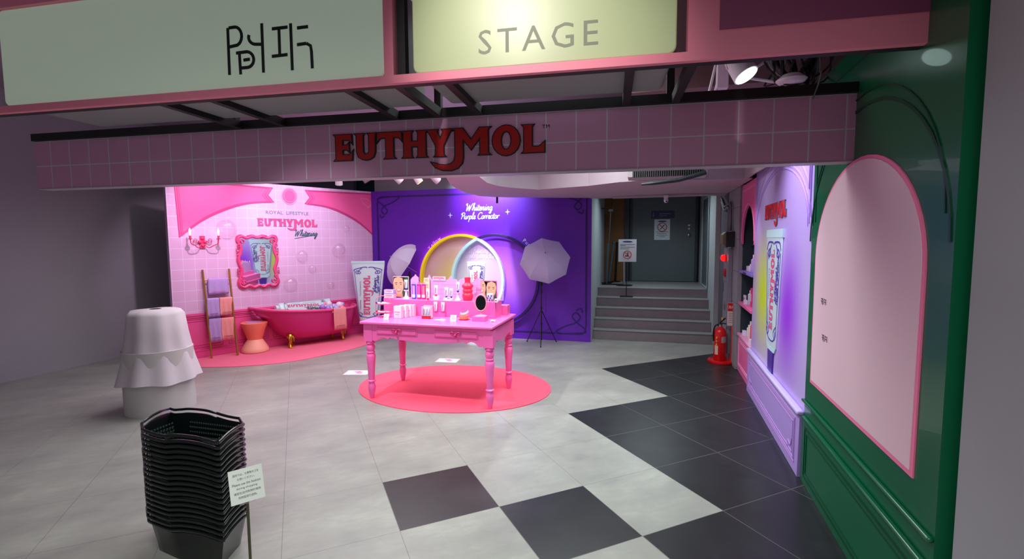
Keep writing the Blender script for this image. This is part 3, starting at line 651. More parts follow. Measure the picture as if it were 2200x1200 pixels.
# tube lying in tub
def in_pink(s, n, z): return WL.location + PINK.e*s + PINK.n*n + Vector((0, 0, z))
lt = tube_thing('giant_toothpaste_tube', 'giant white toothpaste tube lying in the pink bathtub', .88, .235, .16, .10, .05, .04, (0, 0, 0), 0, orn=M_ORNG, capm=M_TUBET)
P0 = in_pink(.93, .20, .615); P1 = in_pink(1.78, .20, .590)
zdir = (P1-P0).normalized(); up = (Vector((0, 0, 1))*.55 + PINK.n*.84).normalized(); ydir = -(up - zdir*up.dot(zdir)).normalized(); xdir = ydir.cross(zdir)
mm = Matrix((xdir, ydir, zdir)).transposed().to_4x4(); mm.translation = P0; lt.matrix_world = mm
# balls
random.seed(3)
MB_ = [mat('pearl_lilac', (176, 130, 230), .25, coat=.5), mat('pearl_pink', (246, 130, 170), .25, coat=.5), mat('pearl_white', (240, 220, 236), .2, coat=.5), mat('pearl_blue', (190, 176, 250), .2, coat=.5)]
balls = [(693, 661, .034, 0, 'pearly lilac ball nearest the lying tube in the bathtub'), (706, 655, .042, 2, 'large pearly white ball at the left of the ball heap in the bathtub'), (705, 664, .036, 0, 'purple ball just left of the towel on the bathtub'), (717, 660, .036, 3, 'pale blue ball in the middle of the bathtub heap'), (729, 657, .045, 2, 'largest pearly white ball near the right end of the bathtub'), (723, 664, .034, 3, 'blue lilac ball directly above the hanging towel'), (735, 655, .03, 3, 'small blue ball behind the largest white ball in the tub'), (735, 663, .034, 1, 'coral pink ball at the right end of the tub heap'), (697, 655, .032, 1, 'pink ball beside the crimp of the lying tube')]
b0 = {}
for px, py, r, k, lab in balls:
    off = .26 if py > 660 else .17
    s_, z_ = PINK.at(px, py, off); P = in_pink(s_, off, z_)
    r *= 1.35; P.z += .015
    o = MB().sph((0, 0, 0), r, 20, 12).build('bath_ball', MB_[k], None, smooth=True); o.location = P; tag(o, lab, 'ball', 'pearly balls in the bathtub')
# towel helper: local x width, front faces -y
def towel(name, label, w_, hf, hb, m, loc, rz, group, txt=None, lean=0.0, gap=.02):
    t = thing(name, label, 'towel', loc, rz, group)
    prof = [(-gap*.6-lean*hf, -hf), (-gap*.8, -.03), (-gap*.5, 0.006), (0, .012), (gap*.5, .006), (gap*.8, -.03), (gap*.6-lean*hb, -hb)]
    prof = cr(prof, 4); th = .007
    def sheet(off):
        rs = []
        for i in range(13):
            x = -w_/2+w_*i/12; rs.append([(x+.004*math.sin(z*14+i), y+.004*math.sin(i*1.3+z*9)*min(1, -z*6 if z < 0 else 0)+(off if y < 0 else -off), z+(off if z > 0 else 0)) for y, z in prof])
        return rs
    a = sheet(0)
    n = len(prof); vs = [p for r in a for p in r]; fs = [(i*n+j, (i+1)*n+j, (i+1)*n+j+1, i*n+j+1) for i in range(12) for j in range(n-1)]
    o = MB().add(vs, fs).build('cloth', m, t, smooth=True); md_ = o.modifiers.new('solid', 'SOLIDIFY'); md_.thickness = .009; md_.offset = 0
    if txt:
        yz = -gap*.7-lean*hf*.78-.014
        put_logo(t, 'embroidered_logo', -w_*.36+w_*.02, w_*.36, -hf*.86, -hf*.79, yz, txt)
    return t
M_TL = mat('lilac_towel', (184, 150, 214), .95, noise=.08, nscale=40, bump=.4, bscale=200); M_TC = mat('coral_towel', (238, 150, 150), .95, noise=.08, nscale=40, bump=.4, bscale=200)
M_EM = mat('plum_embroidery', (130, 40, 100), .8); M_EMP = mat('pink_embroidery', (206, 70, 140), .8)
towel('towel', 'coral towel with small embroidered logo hanging over the bathtub rim', .21, .33, .06, M_TC, in_pink(1.80, .490, .552), PINK.phi, None, M_EM, gap=.03)
# ladder rack
lr = thing('ladder_rack', 'gold ladder towel rack leaning on the pink wall left of the stool', 'towel rack', in_pink(0, 0, 0), PINK.phi)
M_BR = mat('brushed_gold', (190, 138, 70), .35, .85)
def pole(sb, nb, st_, nt_, zt): return ((sb, -nb, 0.0), (st_, -nt_, zt))
fL, fR = Z(455, 770), Z(511, 764)
def loc_p(P): d = P-WL.location; return (d.dot(PINK.e), d.dot(PINK.n))
(aL_, bL_), (aR_, bR_) = loc_p(fL), loc_p(fR)
tLs, tLz = PINK.at(435, 579, .03); tRs, tRz = PINK.at(492, 577, .03)
PL = [(aL_, -bL_, .012), (tLs, -.03, tLz)]; PR = [(aR_, -bR_, .012), (tRs, -.03, tRz)]
MB().cyl(PL[0], PL[1], .013, n=12).build('rail', M_BR, lr, smooth=40); MB().cyl(PR[0], PR[1], .013, n=12).build('rail', M_BR, lr, smooth=40)
def on_rail(R, k): return Vector(R[0]).lerp(Vector(R[1]), k)
def k_at(py, R, Rp0, Rp1): return (Rp0-py)/(Rp0-Rp1)
rk = []
for py in (602, 645, 690):
    k = (771-py)/(771-579); a, b = on_rail(PL, k), on_rail(PR, k); rk.append((a, b))
    MB().cyl(a, b, .008, n=10).build('rung', M_BR, lr, smooth=40)
rz_l = PINK.phi
def rung_towel(i, f, w_, hf, m, lab, txt, hb=.16):
    a, b = rk[i]; P = a.lerp(b, f); d = b-a; P = WL.location + PINK.e*P.x + PINK.n*(-P.y) + Vector((0, 0, P.z+.006))
    towel('towel', lab, w_, hf, hb, m, P, PINK.phi+math.atan2(d.y, d.x), 'towels on the ladder rack', txt, lean=-.0)
rung_towel(0, .53, .25, .21, M_TL, 'lilac towel with pink logo on the top rung of the gold ladder rack', M_EMP)
rung_towel(1, .27, .15, .25, M_TL, 'lilac towel on the middle rung of the ladder rack', M_EM, .3)
rung_towel(1, .76, .16, .24, M_TC, 'coral towel on the middle rung of the ladder rack', M_EM)
rung_towel(2, .27, .15, .31, M_TL, 'lilac towel on the lowest rung of the ladder rack', M_EM)
rung_towel(2, .74, .16, .30, M_TC, 'coral towel on the lowest rung of the ladder rack', M_EM)
# stool
so = thing('hourglass_stool', 'coral hourglass-shaped stool on the rose rug by the bathtub', 'stool', tuple(Z(549, 755)))
so.location.z = .008
MB().lathe([(.135, .0), (.185, .006), (.19, .02), (.175, .06), (.14, .12), (.105, .175), (.10, .185)], n=40).build('stool_base', mat('pale_coral', (246, 168, 150), .5), so, smooth=60)
MB().lathe([(.10, .185), (.105, .20), (.145, .33), (.178, .415), (.18, .432), (.165, .440), (.120, .437), (.0, .432)], n=40).build('stool_top', mat('coral', (244, 130, 106), .5), so, smooth=60)
MB().lathe([(.118, .438), (.118, .443), (.0, .444)], n=32).build('seat_inlay', mat('lilac_pad', (206, 150, 214), .5), so)

# ================================================================== ROUND RUG, TABLE
M_RUG2 = mat('coral_red_rug', (246, 84, 114), .95, noise=.06, nscale=30, bump=.25, bscale=220)
tag(MB().prism(arc(-2.045, 4.93, 1.09, .855, 0, 360, 72)[:-1], 0, .008).build('round_rug', M_RUG2), 'coral red round rug under the pink table', 'rug')
M_TAB = mat('table_pink', (240, 102, 178), .38, coat=.15); M_TABH = mat('pull_pink', (214, 52, 128), .35)
TX0, TX1, TY0, TY1, TZ = -2.775, -1.365, 4.225, 5.09, .815
tt = thing('display_table', 'pink painted display table with turned legs and two drawers on the coral red rug', 'table', (0, 0, .008))
MB().box(TX0, TX1, TY0, TY1, TZ-.036, TZ-.008).build('tabletop', M_TAB, tt, bevel=.008)
MB().box(TX0+.03, TX1-.03, TY0+.03, TY1-.03, TZ-.05, TZ-.036).build('top_moulding', M_TAB, tt, bevel=.004)
LX0, LX1, LY0, LY1 = -2.70, -1.42, 4.305, 4.965
def turned_leg(x, y):
    h = .048
    mb = MB().box(x-h, x+h, y-h, y+h, .60, TZ-.05)
    pr = [(.018, 0), (.026, .03), (.036, .09), (.040, .12), (.034, .15), (.026, .165), (.040, .175), (.042, .185), (.030, .195), (.032, .205), (.036, .30), (.042, .38), (.047, .44), (.040, .462), (.034, .468), (.042, .476), (.042, .486), (.034, .492), (.040, .51), (.045, .53), (.038, .555), (.030, .562), (.044, .572), (.044, .588), (.036, .60)]
    mb.lathe(pr, (x, y, 0), 20)
    return mb.build('leg', M_TAB, tt, smooth=35)
for x in (LX0, LX1):
    for y in (LY0, LY1): turned_leg(x, y)
def apron(x0, x1, zt, front):
    n = 48; P = []
    for i in range(n+1):
        u = i/n; v = min(u, 1-u)*2
        d = .118
        if v < .10: d = .150+.012*math.sin(v/.10*PI)
        elif v < .30: d = .140-.022*math.sin((v-.10)/.2*PI)
        elif v < .40: d = .128-.014*abs(math.sin((v-.30)/.1*PI))
        else: d = .128+.020*math.sin((v-.4)/.6*PI/2)
        P.append((x0+(x1-x0)*u, zt-d))
    return [(x1, zt), (x0, zt)] + P
zt = TZ-.05
MB().slab(apron(LX0+.048, LX1-.048, zt, 1), LY0-.022, .022).build('front_apron', M_TAB, tt, bevel=.002)
MB().slab(apron(LX0+.048, LX1-.048, zt, 0), LY1+.044, .022).build('back_apron', M_TAB, tt)
for x in (LX0-.04, LX1+.018):
    P = apron(LY0+.048, LY1-.048, zt, 0); MB().prism(P, 0, .022, lambda a, b, c: (x+c, a, b)).build('side_apron', M_TAB, tt)
for x0 in (-2.60, -1.99+.02):
    dr = MB().box(x0, x0+.45, LY0-.050, LY0-.044, zt-.088, zt-.012).build('drawer_front', M_TAB, tt, bevel=.003)
    MB().ribbon([(x0+.012, zt-.078), (x0+.438, zt-.078), (x0+.438, zt-.02), (x0+.012, zt-.02)], .004, LY0-.050, .003, True).build('drawer_moulding', M_TABH, dr)
    cx = x0+.225; mb = MB()
    for sx in (-1, 1):
        mb.tube(cr([(cx+sx*.01, LY0-.055, zt-.04), (cx+sx*.03, LY0-.06, zt-.028), (cx+sx*.052, LY0-.056, zt-.034), (cx+sx*.046, LY0-.056, zt-.046), (cx+sx*.022, LY0-.056, zt-.052)], 4), .005, 6)
    mb.sph((cx, LY0-.064, zt-.058), (.014, .012, .014), 10, 8); mb.lathe([(.012, 0), (.014, .01), (.004, .02)], (cx, LY0-.062, zt-.07), 10)
    mb.tube([(cx-.02, LY0-.052, zt-.045), (cx+.02, LY0-.052, zt-.045)], .006, 6)
    mb.build('drawer_pull', M_TABH, dr, smooth=50)
T0 = TZ  # table surface height
RX0, RX1, RY0, RZ = -2.66, -1.49, 4.715, .985
rs = thing('display_riser', 'pink stepped riser block standing on the pink table', 'riser', (0, 0, T0))
MB().box(RX0, RX1, RY0, 4.955, 0, RZ-T0).build('upper_block', M_TAB, rs, bevel=.003)
MB().box(RX0, RX1+.06, 4.957, 5.07, 0, .105).build('lower_step', M_TAB, rs, bevel=.003)
def onT(px, py, z=T0): p = Z(px, py, z); return p
RT = RZ
M_WH = mat('white_card', (226, 230, 244), .5); M_PKC = mat('pale_pink_card', (244, 186, 206), .5); M_GTX = mat('grey_print', (120, 110, 130), .6); M_CLR = mat('clear_acrylic', (250, 236, 250), .05, alpha=.22, coat=1)
# boxes
def carton(name, label, x, y, z, w_, d_, h, rz=0, m=M_WH, side=M_PKC, group=None, logo_c=M_PRED, frac=.42):
    t = thing(name, label, 'box', (x, y, z), rz, group)
    MB().box(0, w_, 0, d_, 0, h).build('carton', side, t, bevel=.0015)
    fp = MB().box(.002, w_-.002, -.0015, 0, .003, h-.002).build('front_panel', m, t)
    put_logo(t, 'logo', w_*.14, w_*.86, h*frac, h*(frac+.14), -.0016, logo_c)
    mb = MB()
    for k, ww in ((-.10, .3), (-.16, .22), (-.30, .26)): mb.box(w_*(.5-ww), w_*(.5+ww), -.0024, -.0015, h*(frac+k), h*(frac+k)+.003)
    mb.build('fine_print', M_GTX, t); return t
bp = onT(846, 683)
for k, lab in enumerate(('white and pink toothpaste carton, front one of the row of three on the pink table', 'white and pink toothpaste carton, middle one of the row of three on the pink table', 'white and pink toothpaste carton, rear one of the row of three on the pink table')):
    carton('toothpaste_carton', lab, bp.x+.022*k+.004*k, bp.y+.058*k, T0, .088, .052, .128, 0, group='cartons in a row on the pink table')
b2 = onT(882, 676); carton('toothpaste_carton', 'single white toothpaste carton against the riser, beside the row of three cartons', b2.x, min(b2.y, RY0-.07), T0+.0, .088, .05, .125)
d = onT(906, 684); db = thing('tube_display_box', 'open pink display box holding upright toothpaste tubes on the pink table', 'box', (d.x, d.y, T0))
MB().box(0, .10, 0, .004, 0, .035).box(0, .004, 0, .06, 0, .125).box(.096, .10, 0, .06, 0, .125).box(0, .10, .056, .06, 0, .135).box(0, .10, 0, .06, 0, .004).build('open_carton', M_PKC, db)
MB().box(.004, .096, -.001, 0, .004, .032).build('front_label', M_CAPR, db)
small = tube_thing('toothpaste_tube', 'small white toothpaste tube standing at the left in the open display box', .118, .034, .026, .018, .009, .018, (d.x+.022, d.y+.03, T0+.006), 0, capm=M_CAPR, big=False, group='small tubes in the display box')
dup(small, 'small white toothpaste tube standing in the middle of the open display box', (d.x+.052, d.y+.03, T0+.006)); dup(small, 'small white toothpaste tube standing at the right in the open display box', (d.x+.082, d.y+.03, T0+.006))
# tubes fixed to the riser front
smallp = tube_thing('toothpaste_tube', 'small white tube upright against the riser front, left of the pair', .118, .044, .030, .02, .012, .018, (-2.15, RY0-.018, T0+.042), 0, capm=mat('pink_cap', (226, 70, 140), .4), big=False, group='small tubes on the riser front')
dup(smallp, 'small white tube upright against the riser front, right of the pair', (-2.065, RY0-.018, T0+.042), 0, .98)
ss = MB().box(-2.175, -2.04, RY0-.032, RY0-.002, T0, T0+.04).build('pink_stand_block', M_TAB); tag(ss, 'low pink block under the pair of small tubes before the riser', 'stand')
def card(label, px, py, w_, h, tilt=18, rz=0, z=T0, lines=5, group=None, name='price_card'):
    p = Z(px, py, z); t = thing(name, label, 'card', (p.x, p.y, z+.001), rz, group)
    o = MB().box(-w_/2, w_/2, -.001, .001, 0, h).build('card_face', M_WH, t); o.rotation_euler = (-math.radians(tilt), 0, 0)
    MB().box(-w_/2+.006, w_/2-.006, .002, h*.4*math.sin(math.radians(tilt))+.012, 0, .0015).build('card_foot', M_CLR, t)
    mb = MB()
    for k in range(lines): ww = w_*(.36 if k % 2 else .26); mb.box(-ww, ww, -.0018, -.001, h*(.86-.15*k)-.003, h*(.86-.15*k))
    q = mb.build('fine_print', M_GTX, t); q.rotation_euler = (-math.radians(tilt), 0, 0); return t
card('tilted white price card under the two-tier wire stand', 829, 686, .058, .058, 20)
card('tilted white card on the table front before the small tube pair', 973, 690, .064, .064, 20)
card('small flat white card beside the tilted card on the table front', 950, 688, .05, .022, 60, lines=1)
p = Z(945, 687, T0); tag(MB().box(p.x-.06, p.x+.06, p.y-.02, p.y+.02, T0+.0005, T0+.0025).build('paper_slip', M_WH), 'white paper slip lying flat at the table front edge', 'paper')
# wire stand
wp = onT(824, 680); ws = thing('wire_stand', 'two-tier pink wire stand at the left end of the pink table', 'stand', (wp.x, wp.y, T0))
M_WIRE = mat('pink_wire', (240, 110, 160), .35)
for z in (.045, .135):
    MB().lathe([(.0, z), (.088, z), (.09, z+.004), (.0, z+.004)], n=28, sx=1, sy=.7).build('tray', M_WIRE, ws)
    MB().tube([(.09*math.cos(2*PI*i/28), .063*math.sin(2*PI*i/28), z+.006) for i in range(28)], .0035, 6, True).build('tray_rim', M_WIRE, ws, smooth=True)
for sy in (-1,):
    hp = [(-.09, 0, 0)] + [(-.09, 0, .15)] + [(-.09*math.cos(PI*i/14), 0, .155+.07*math.sin(PI*i/14)) for i in range(15)] + [(.09, 0, .15), (.09, 0, 0)]
    MB().tube(hp, .0035, 6).build('handle', M_WIRE, ws, smooth=60)
for z, cm, lab in ((.135, M_CAPP, 'purple'), (.045, M_CAPR, 'red')):
    for k, (dx, dy) in enumerate(((-.01, -.025), (.02, .012))):
        t = tube_thing('toothpaste_tube', f'{"front" if k == 0 else "rear"} {lab}-capped toothpaste tube lying on the {"upper" if z > .1 else "lower"} tray of the wire stand', .12, .036, .027, .02, .011, .03, (wp.x+dx-.06, wp.y+dy, T0+z+.016), 0, capm=cm, big=False)
        t.rotation_euler = (math.radians(0), math.radians(90), math.radians(-14)); t.rotation_euler = (Matrix.Rotation(math.radians(-16), 3, 'Z') @ Matrix.Rotation(PI/2, 3, 'Y') @ Matrix.Rotation(-PI/2, 3, 'Z')).to_euler()
# plate and fluted bowl
p = onT(997, 686); M_PEACH = mat('peach_ceramic', (250, 150, 130), .35)
o = MB().lathe([(.03, 0), (.04, .003), (.062, .012), (.063, .015), (.04, .008), (.0, .007)], n=32).build('round_dish', M_PEACH, None, smooth=50); o.location = (p.x, p.y, T0); tag(o, 'round peach dish under the fluted bowl on the pink table', 'dish')
mb = MB(); rings = []
for r, z in ((.036, 0), (.044, .006), (.047, .035), (.044, .035), (.040, .008)): rings.append([(r*(1+.06*math.cos(12*2*PI*i/72))*math.cos(2*PI*i/72), r*(1+.06*math.cos(12*2*PI*i/72))*math.sin(2*PI*i/72), z) for i in range(72)])
o = mb.loft(rings).build('fluted_bowl', M_PEACH, None, smooth=60); o.location = (p.x, p.y, T0+.009); tag(o, 'fluted peach bowl filled with small wrapped sachets', 'bowl')
for k, (dx, dy, a, lab) in enumerate(((-.012, .006, .3, 'leftmost white wrapped sachet in the fluted bowl'), (.010, -.006, -.35, 'middle white wrapped sachet in the fluted bowl'), (.024, .012, -.8, 'rightmost white wrapped sachet standing up in the fluted bowl'))):
    t = thing('wrapped_sachet', lab, 'sachet', (p.x+dx, p.y+dy, T0+.052+.006*k), .4*k, 'sachets in the fluted bowl'); t.rotation_euler = (.3, a, .4*k)
    MB().sph((0, 0, 0), (.024, .010, .014), 12, 8).build('sachet_body', mat('sachet_white', (214, 226, 234), .4), t, smooth=True)
    MB().box(-.033, -.022, -.002, .002, -.012, .012).build('crimped_end', M_TUBET, t); MB().box(.022, .033, -.002, .002, -.012, .012).build('crimped_end', M_TUBET, t)
# mirror on block
p = onT(1014, 690); bk_ = tag(MB().box(p.x, p.x+.135, p.y, p.y+.11, T0, T0+.048).build('mirror_block', M_TAB, bevel=.002), 'pink block under the oval vanity mirror', 'stand')
mx_, my_, mz_ = p.x+.078, p.y+.055, T0+.048
vm = thing('vanity_mirror', 'oval pale pink vanity mirror standing on a pink block on the table', 'mirror', (mx_, my_, mz_), math.radians(8))
M_PP = mat('pale_pink_plastic', (240, 142, 178), .35)
MB().lathe([(.062, 0), (.062, .004), (.045, .012), (.015, .018), (.008, .03), (.007, .045), (.012, .055)], n=28, sy=.7).build('mirror_base', M_PP, vm, smooth=50)
ov = [(.061*math.cos(2*PI*i/40), .135+.084*math.sin(2*PI*i/40)) for i in range(40)]
MB().slab([(a*.86, .135+(b-.135)*.88) for a, b in ov], -.009, .002).build('mirror_glass', mat('dark_reflection_glass', (84, 92, 92), .02, 1), vm)  # glass darkened so its colour stands in for a dark reflection
MB().slab(ov, .004, .010).build('mirror_back', M_PP, vm)
MB().tube([(a*.95, -.008, .135+(b-.135)*.97) for a, b in ov], .0075, 8, True).build('oval_frame', M_PP, vm, smooth=60)
mb = MB().tube([(.076*math.cos(a), 0, .135+.095*math.sin(a)) for a in [PI+PI*i/20 for i in range(21)]], .005, 8)
mb.build('yoke', M_PP, vm, smooth=60)
p = onT(1058, 691); carton('small_carton', 'small flat pale box lying beside the mirror block', p.x-.022, p.y-.01, T0, .055, .035, .018, .0, frac=.3)
# -- on the riser
def onR(px, py=645): return Z(px, py, RT)
def faces_poster(name, label, px0, px1, y, h, faces, bg, frame):
    x0, x1 = Yp(px0, 620, y).x, Yp(px1, 620, y).x; w_ = x1-x0
    t = thing(name, label, 'poster stand', (x0, y, RT))
    MB().box(0, w_, 0, .012, 0, h).build('board', frame, t)
    pic = MB().box(.004, w_-.004, -.0015, 0, .004, h-.006).build('picture', bg, t)
    SK, HR, LP, TE = mat('print_skin', (232, 170, 140), .5), mat('print_hair', (58, 34, 28), .5), mat('print_lips', (206, 72, 80), .5), mat('print_teeth', (246, 240, 236), .5)
    SD = mat('print_skin_tone', (214, 142, 116), .5); EY = mat('print_eyes', (46, 28, 26), .5)
    clip = lambda P: [(min(max(a, .004), w_-.004), min(max(b, .004), h-.006)) for a, b in P]
    for cx, cz, s, tl in faces:
        cx, cz, s = cx*w_, cz*h, s*w_
        R_ = lambda P: clip([(cx+s*(a*math.cos(tl)-b*math.sin(tl)), cz+s*(a*math.sin(tl)+b*math.cos(tl))) for a, b in P])
        def put(nm, P, m, k): MB().slab(R_(P), -.0015-.0004*k, .0004).build(nm, m, pic)
        put('printed_hair', [(-.62, -.9), (-.66, .1), (-.55, .62), (-.2, .9), (.25, .88), (.56, .6), (.66, .1), (.70, -.5), (.66, -1.0), (.40, -1.0), (.44, -.2), (-.44, -.2), (-.45, -.9)], HR, 0)
        put('printed_neck', [(-.24, -.4), (.24, -.4), (.28, -1.1), (.6, -1.35), (-.6, -1.35), (-.28, -1.1)], SD, 1)
        put('printed_face', [(-.44, .2), (-.38, -.25), (-.22, -.58), (0, -.72), (.22, -.58), (.38, -.25), (.44, .2), (.34, .55), (0, .70), (-.34, .55)], SK, 2)
        for sx in (-1, 1):
            put('printed_eye', arc(sx*.19, .08, .085, .022, 0, 360, 10)[:-1], EY, 3); put('printed_brow', [(sx*.08, .19), (sx*.3, .21), (sx*.32, .17), (sx*.2, .24), (sx*.08, .22)], HR, 3)
        put('printed_nose', [(-.06, -.12), (0, -.15), (.06, -.12), (.03, -.05), (-.03, -.05)], SD, 3)
        put('printed_lips', [(-.22, -.24), (0, -.28), (.22, -.24), (.14, -.42), (0, -.48), (-.14, -.42)], LP, 3); put('printed_teeth', [(-.18, -.27), (0, -.30), (.18, -.27), (.1, -.37), (0, -.40), (-.1, -.37)], TE, 4)
    return t
faces_poster('portrait_poster', 'framed portrait of a smiling person with brown hair at the left end of the riser', 845, 878, 4.93, .235, [(.36, .56, .78, .05)], mat('dark_green_backdrop', (30, 84, 62), .6), M_PKC)
faces_poster('portrait_poster', 'framed portrait of two smiling dark-haired people cheek to cheek behind the vanity mirror', 1033, 1067, 4.80, .215, [(.04, .66, .66, .18), (.66, .56, .72, -.05)], mat('grey_green_backdrop', (72, 96, 88), .6), M_TAB)
# castle backdrop
cp = [(-2.56, 0), (-1.66, 0), (-1.66, .16), (-1.70, .215), (-1.74, .23), (-1.78, .215), (-1.80, .19), (-1.84, .19), (-1.84, .17), (-1.89, .17), (-1.89, .20), (-1.935, .225), (-1.98, .20), (-1.98, .17), (-2.00, .215), (-2.05, .215), (-2.07, .25), (-2.10, .215), (-2.11, .205), (-2.30, .205), (-2.31, .225), (-2.33, .262), (-2.35, .225), (-2.365, .19), (-2.40, .19), (-2.40, .16), (-2.46, .16), (-2.46, .225), (-2.485, .24), (-2.50, .262), (-2.515, .24), (-2.54, .225), (-2.56, .20)]
cb = thing('castle_backdrop', 'lilac castle-shaped board standing on the riser behind the small tubes', 'display board', (0, 4.935, RT))
MB().slab([(a-.0, b) for a, b in cp], .006, .006).build('castle_board', mat('lilac_board', (204, 160, 214), .5), cb)
mb = MB()
for k in range(7): mb.ribbon([(-2.52+.125*k, .01), (-2.52+.125*k, .15)], .003, 0, .001)
for z in (.05, .10, .15): mb.ribbon([(-2.52, z), (-1.68, z)], .002, 0, .001)
mb.build('brick_line', mat('lilac_line', (180, 136, 204), .5), cb)
sp = MB().slab([(-2.285, .195), (-2.13, .195), (-2.13, .24), (-2.285, .24)], -.002, .006).build('name_plate', mat('plate_lilac', (206, 196, 226), .4), cb)
put_logo(sp, 'logo', -2.27, -2.145, .202, .233, -.0085, M_PRED)
M_PED = mat('white_pedestal', (232, 228, 246), .4)
def pedestal(label, x, y, h):
    o = MB().lathe([(.036, 0), (.038, .004), (.034, .012), (.020, .022), (.014, .045), (.013, h-.02), (.020, h-.008), (.026, h-.004), (.026, h)], n=24).build('pedestal', M_PED, None, smooth=45); o.location = (x, y, RT); return tag(o, label, 'pedestal')
tp = tube_thing('toothpaste_tube', 'purple-capped toothpaste tube on the white pedestal at the left of the riser', .115, .044, .032, .022, .012, .020, (0, 0, 0), 0, big=False, capm=M_CAPP, group='small tubes standing on the riser')
y0 = 4.775; x = Yp(873, 640, y0).x; pedestal('white spool pedestal at the left of the riser beside the portrait', x, y0, .098); tp.location = (x, y0, RT+.0985)
x = Yp(984, 640, y0).x; pedestal('white spool pedestal in the middle of the riser left of the red vase', x, y0, .085); dup(tp, 'purple-capped toothpaste tube on the white pedestal left of the red vase', (x, y0, RT+.0855))
rt = tube_thing('toothpaste_tube', 'red-capped toothpaste tube standing lowest on the riser edge beside the cream card', .118, .046, .034, .022, .011, .018, (Yp(922, 640, y0).x, y0-.03, RT), 0, big=False, capm=M_CAPR, group='small tubes standing on the riser')
x = Yp(937, 640, y0).x; o = MB().lathe([(.034, 0), (.034, .040)], n=28).build('round_plinth', M_PED, None, bevel=.002); o.location = (x, y0, RT); tag(o, 'low round white plinth under a red-capped tube on the riser', 'plinth')
dup(rt, 'red-capped toothpaste tube raised on the low round white plinth', (x, y0, RT+.041))
x = Yp(957, 640, y0).x; dup(tp, 'purple-capped toothpaste tube standing behind the small price card on the riser', (x, y0+.03, RT+.02)); o = MB().box(x-.03, x+.075, y0+.01, y0+.055, RT, RT+.019).build('clear_block', M_PED); tag(o, 'low white block under two purple-capped tubes on the riser', 'stand')
dup(tp, 'slim purple-capped toothpaste tube at the right of the pair behind the price card', (x+.055, y0+.03, RT+.02), 0, .92)
card('small white price card with violet print on the riser before the tube pair', 955, 648, .052, .034, 12, z=RT, lines=3).location.y = RY0+.012
# vase
x = Yp(1005, 640, 4.80).x; o = MB().lathe([(.046, 0), (.05, .01), (.056, .03), (.060, .048), (.054, .070), (.046, .080), (.050, .088), (.056, .10), (.052, .115), (.044, .124), (.052, .134), (.062, .150), (.056, .168), (.036, .182), (.030, .19), (.030, .21), (.033, .245), (.027, .245), (.024, .20)], n=32).build('ripple_vase', mat('coral_red_glaze', (240, 48, 88), .4), None, smooth=60)
o.location = (x, 4.80, RT); tag(o, 'coral red bulging vase on the riser beside the vanity mirror', 'vase')
# pouches
def pouch(label, px, c1, c2, h=.185):
    x = Yp(px, 640, y0).x; t = thing('clear_pouch', label, 'pouch', (x, y0+.02, RT), 0, 'bright clear gift pouches on the riser')
    MB().box(-.026, .026, -.006, .006, .0, h*.9).build('pouch_bag', mat('bag_'+c1[0], c1[1], .25, coat=.4), t, bevel=.005)
    MB().box(-.016, .014, -.009, -.006, .012, h*.8).build('pouch_content', mat('content_'+c2[0], c2[1], .3), t, bevel=.003)
    MB().tube([(.012*math.cos(2*PI*i/16), 0, h*.95+.012*math.sin(2*PI*i/16)) for i in range(16)], .0025, 6, True).build('hang_ring', M_WIRE, t, smooth=True)
    MB().box(-.02, .016, -.0095, -.006, .02, .05).build('pouch_card', M_WH, t); return t
pouch('blue and violet clear pouch, left of the magenta pouches on the riser', 888, ('blue', (70, 70, 226)), ('lilac', (226, 150, 240)))
pouch('left one of the two magenta clear pouches on the riser', 899, ('magenta', (246, 20, 130)), ('pink', (255, 90, 180)))
pouch('right one of the two magenta clear pouches on the riser', 909, ('magenta', (246, 20, 130)), ('orange', (255, 130, 150)))
o = thing('cream_card', 'cream upright card standing behind the magenta pouches on the riser', 'card', (Yp(916, 600, 4.91).x, 4.91, RT))
MB().box(-.032, .036, 0, .006, 0, .225).build('card_face', mat('cream', (232, 214, 176), .5), o); mb = MB()
for z in (.205, .19, .15, .14, .12): mb.box(-.018, .020, -.001, 0, z, z+.004)
mb.build('fine_print', M_GTX, o)
# cartons lying at left end
x0 = Yp(829, 640, 4.84).x
for k, (m, lab) in enumerate(((M_PKC, 'white toothpaste carton lying at the bottom of the pair beside the portrait'), (mat('lilac_carton', (176, 150, 226), .4), 'lilac toothpaste carton lying on top of the pair beside the portrait'))):
    t = thing('toothpaste_carton', lab, 'box', (x0, 4.80, RT+.0+.048*k), 0, 'cartons lying beside the portrait')
    MB().box(0, .125, 0, .05, 0, .046).build('carton', m, t, bevel=.001); MB().box(.012, .113, -.001, 0, .008, .038).build('front_panel', M_WH, t)
    put_logo(t, 'logo', .022, .103, .012, .036, -.0015, M_PRED)
o = tag(MB().box(x0-.0, RX0-.001, 4.79, 4.86, T0, RT-.0005).build('pink_stand_block', M_TAB), 'narrow pink block under the lying cartons at the left end of the riser', 'stand')
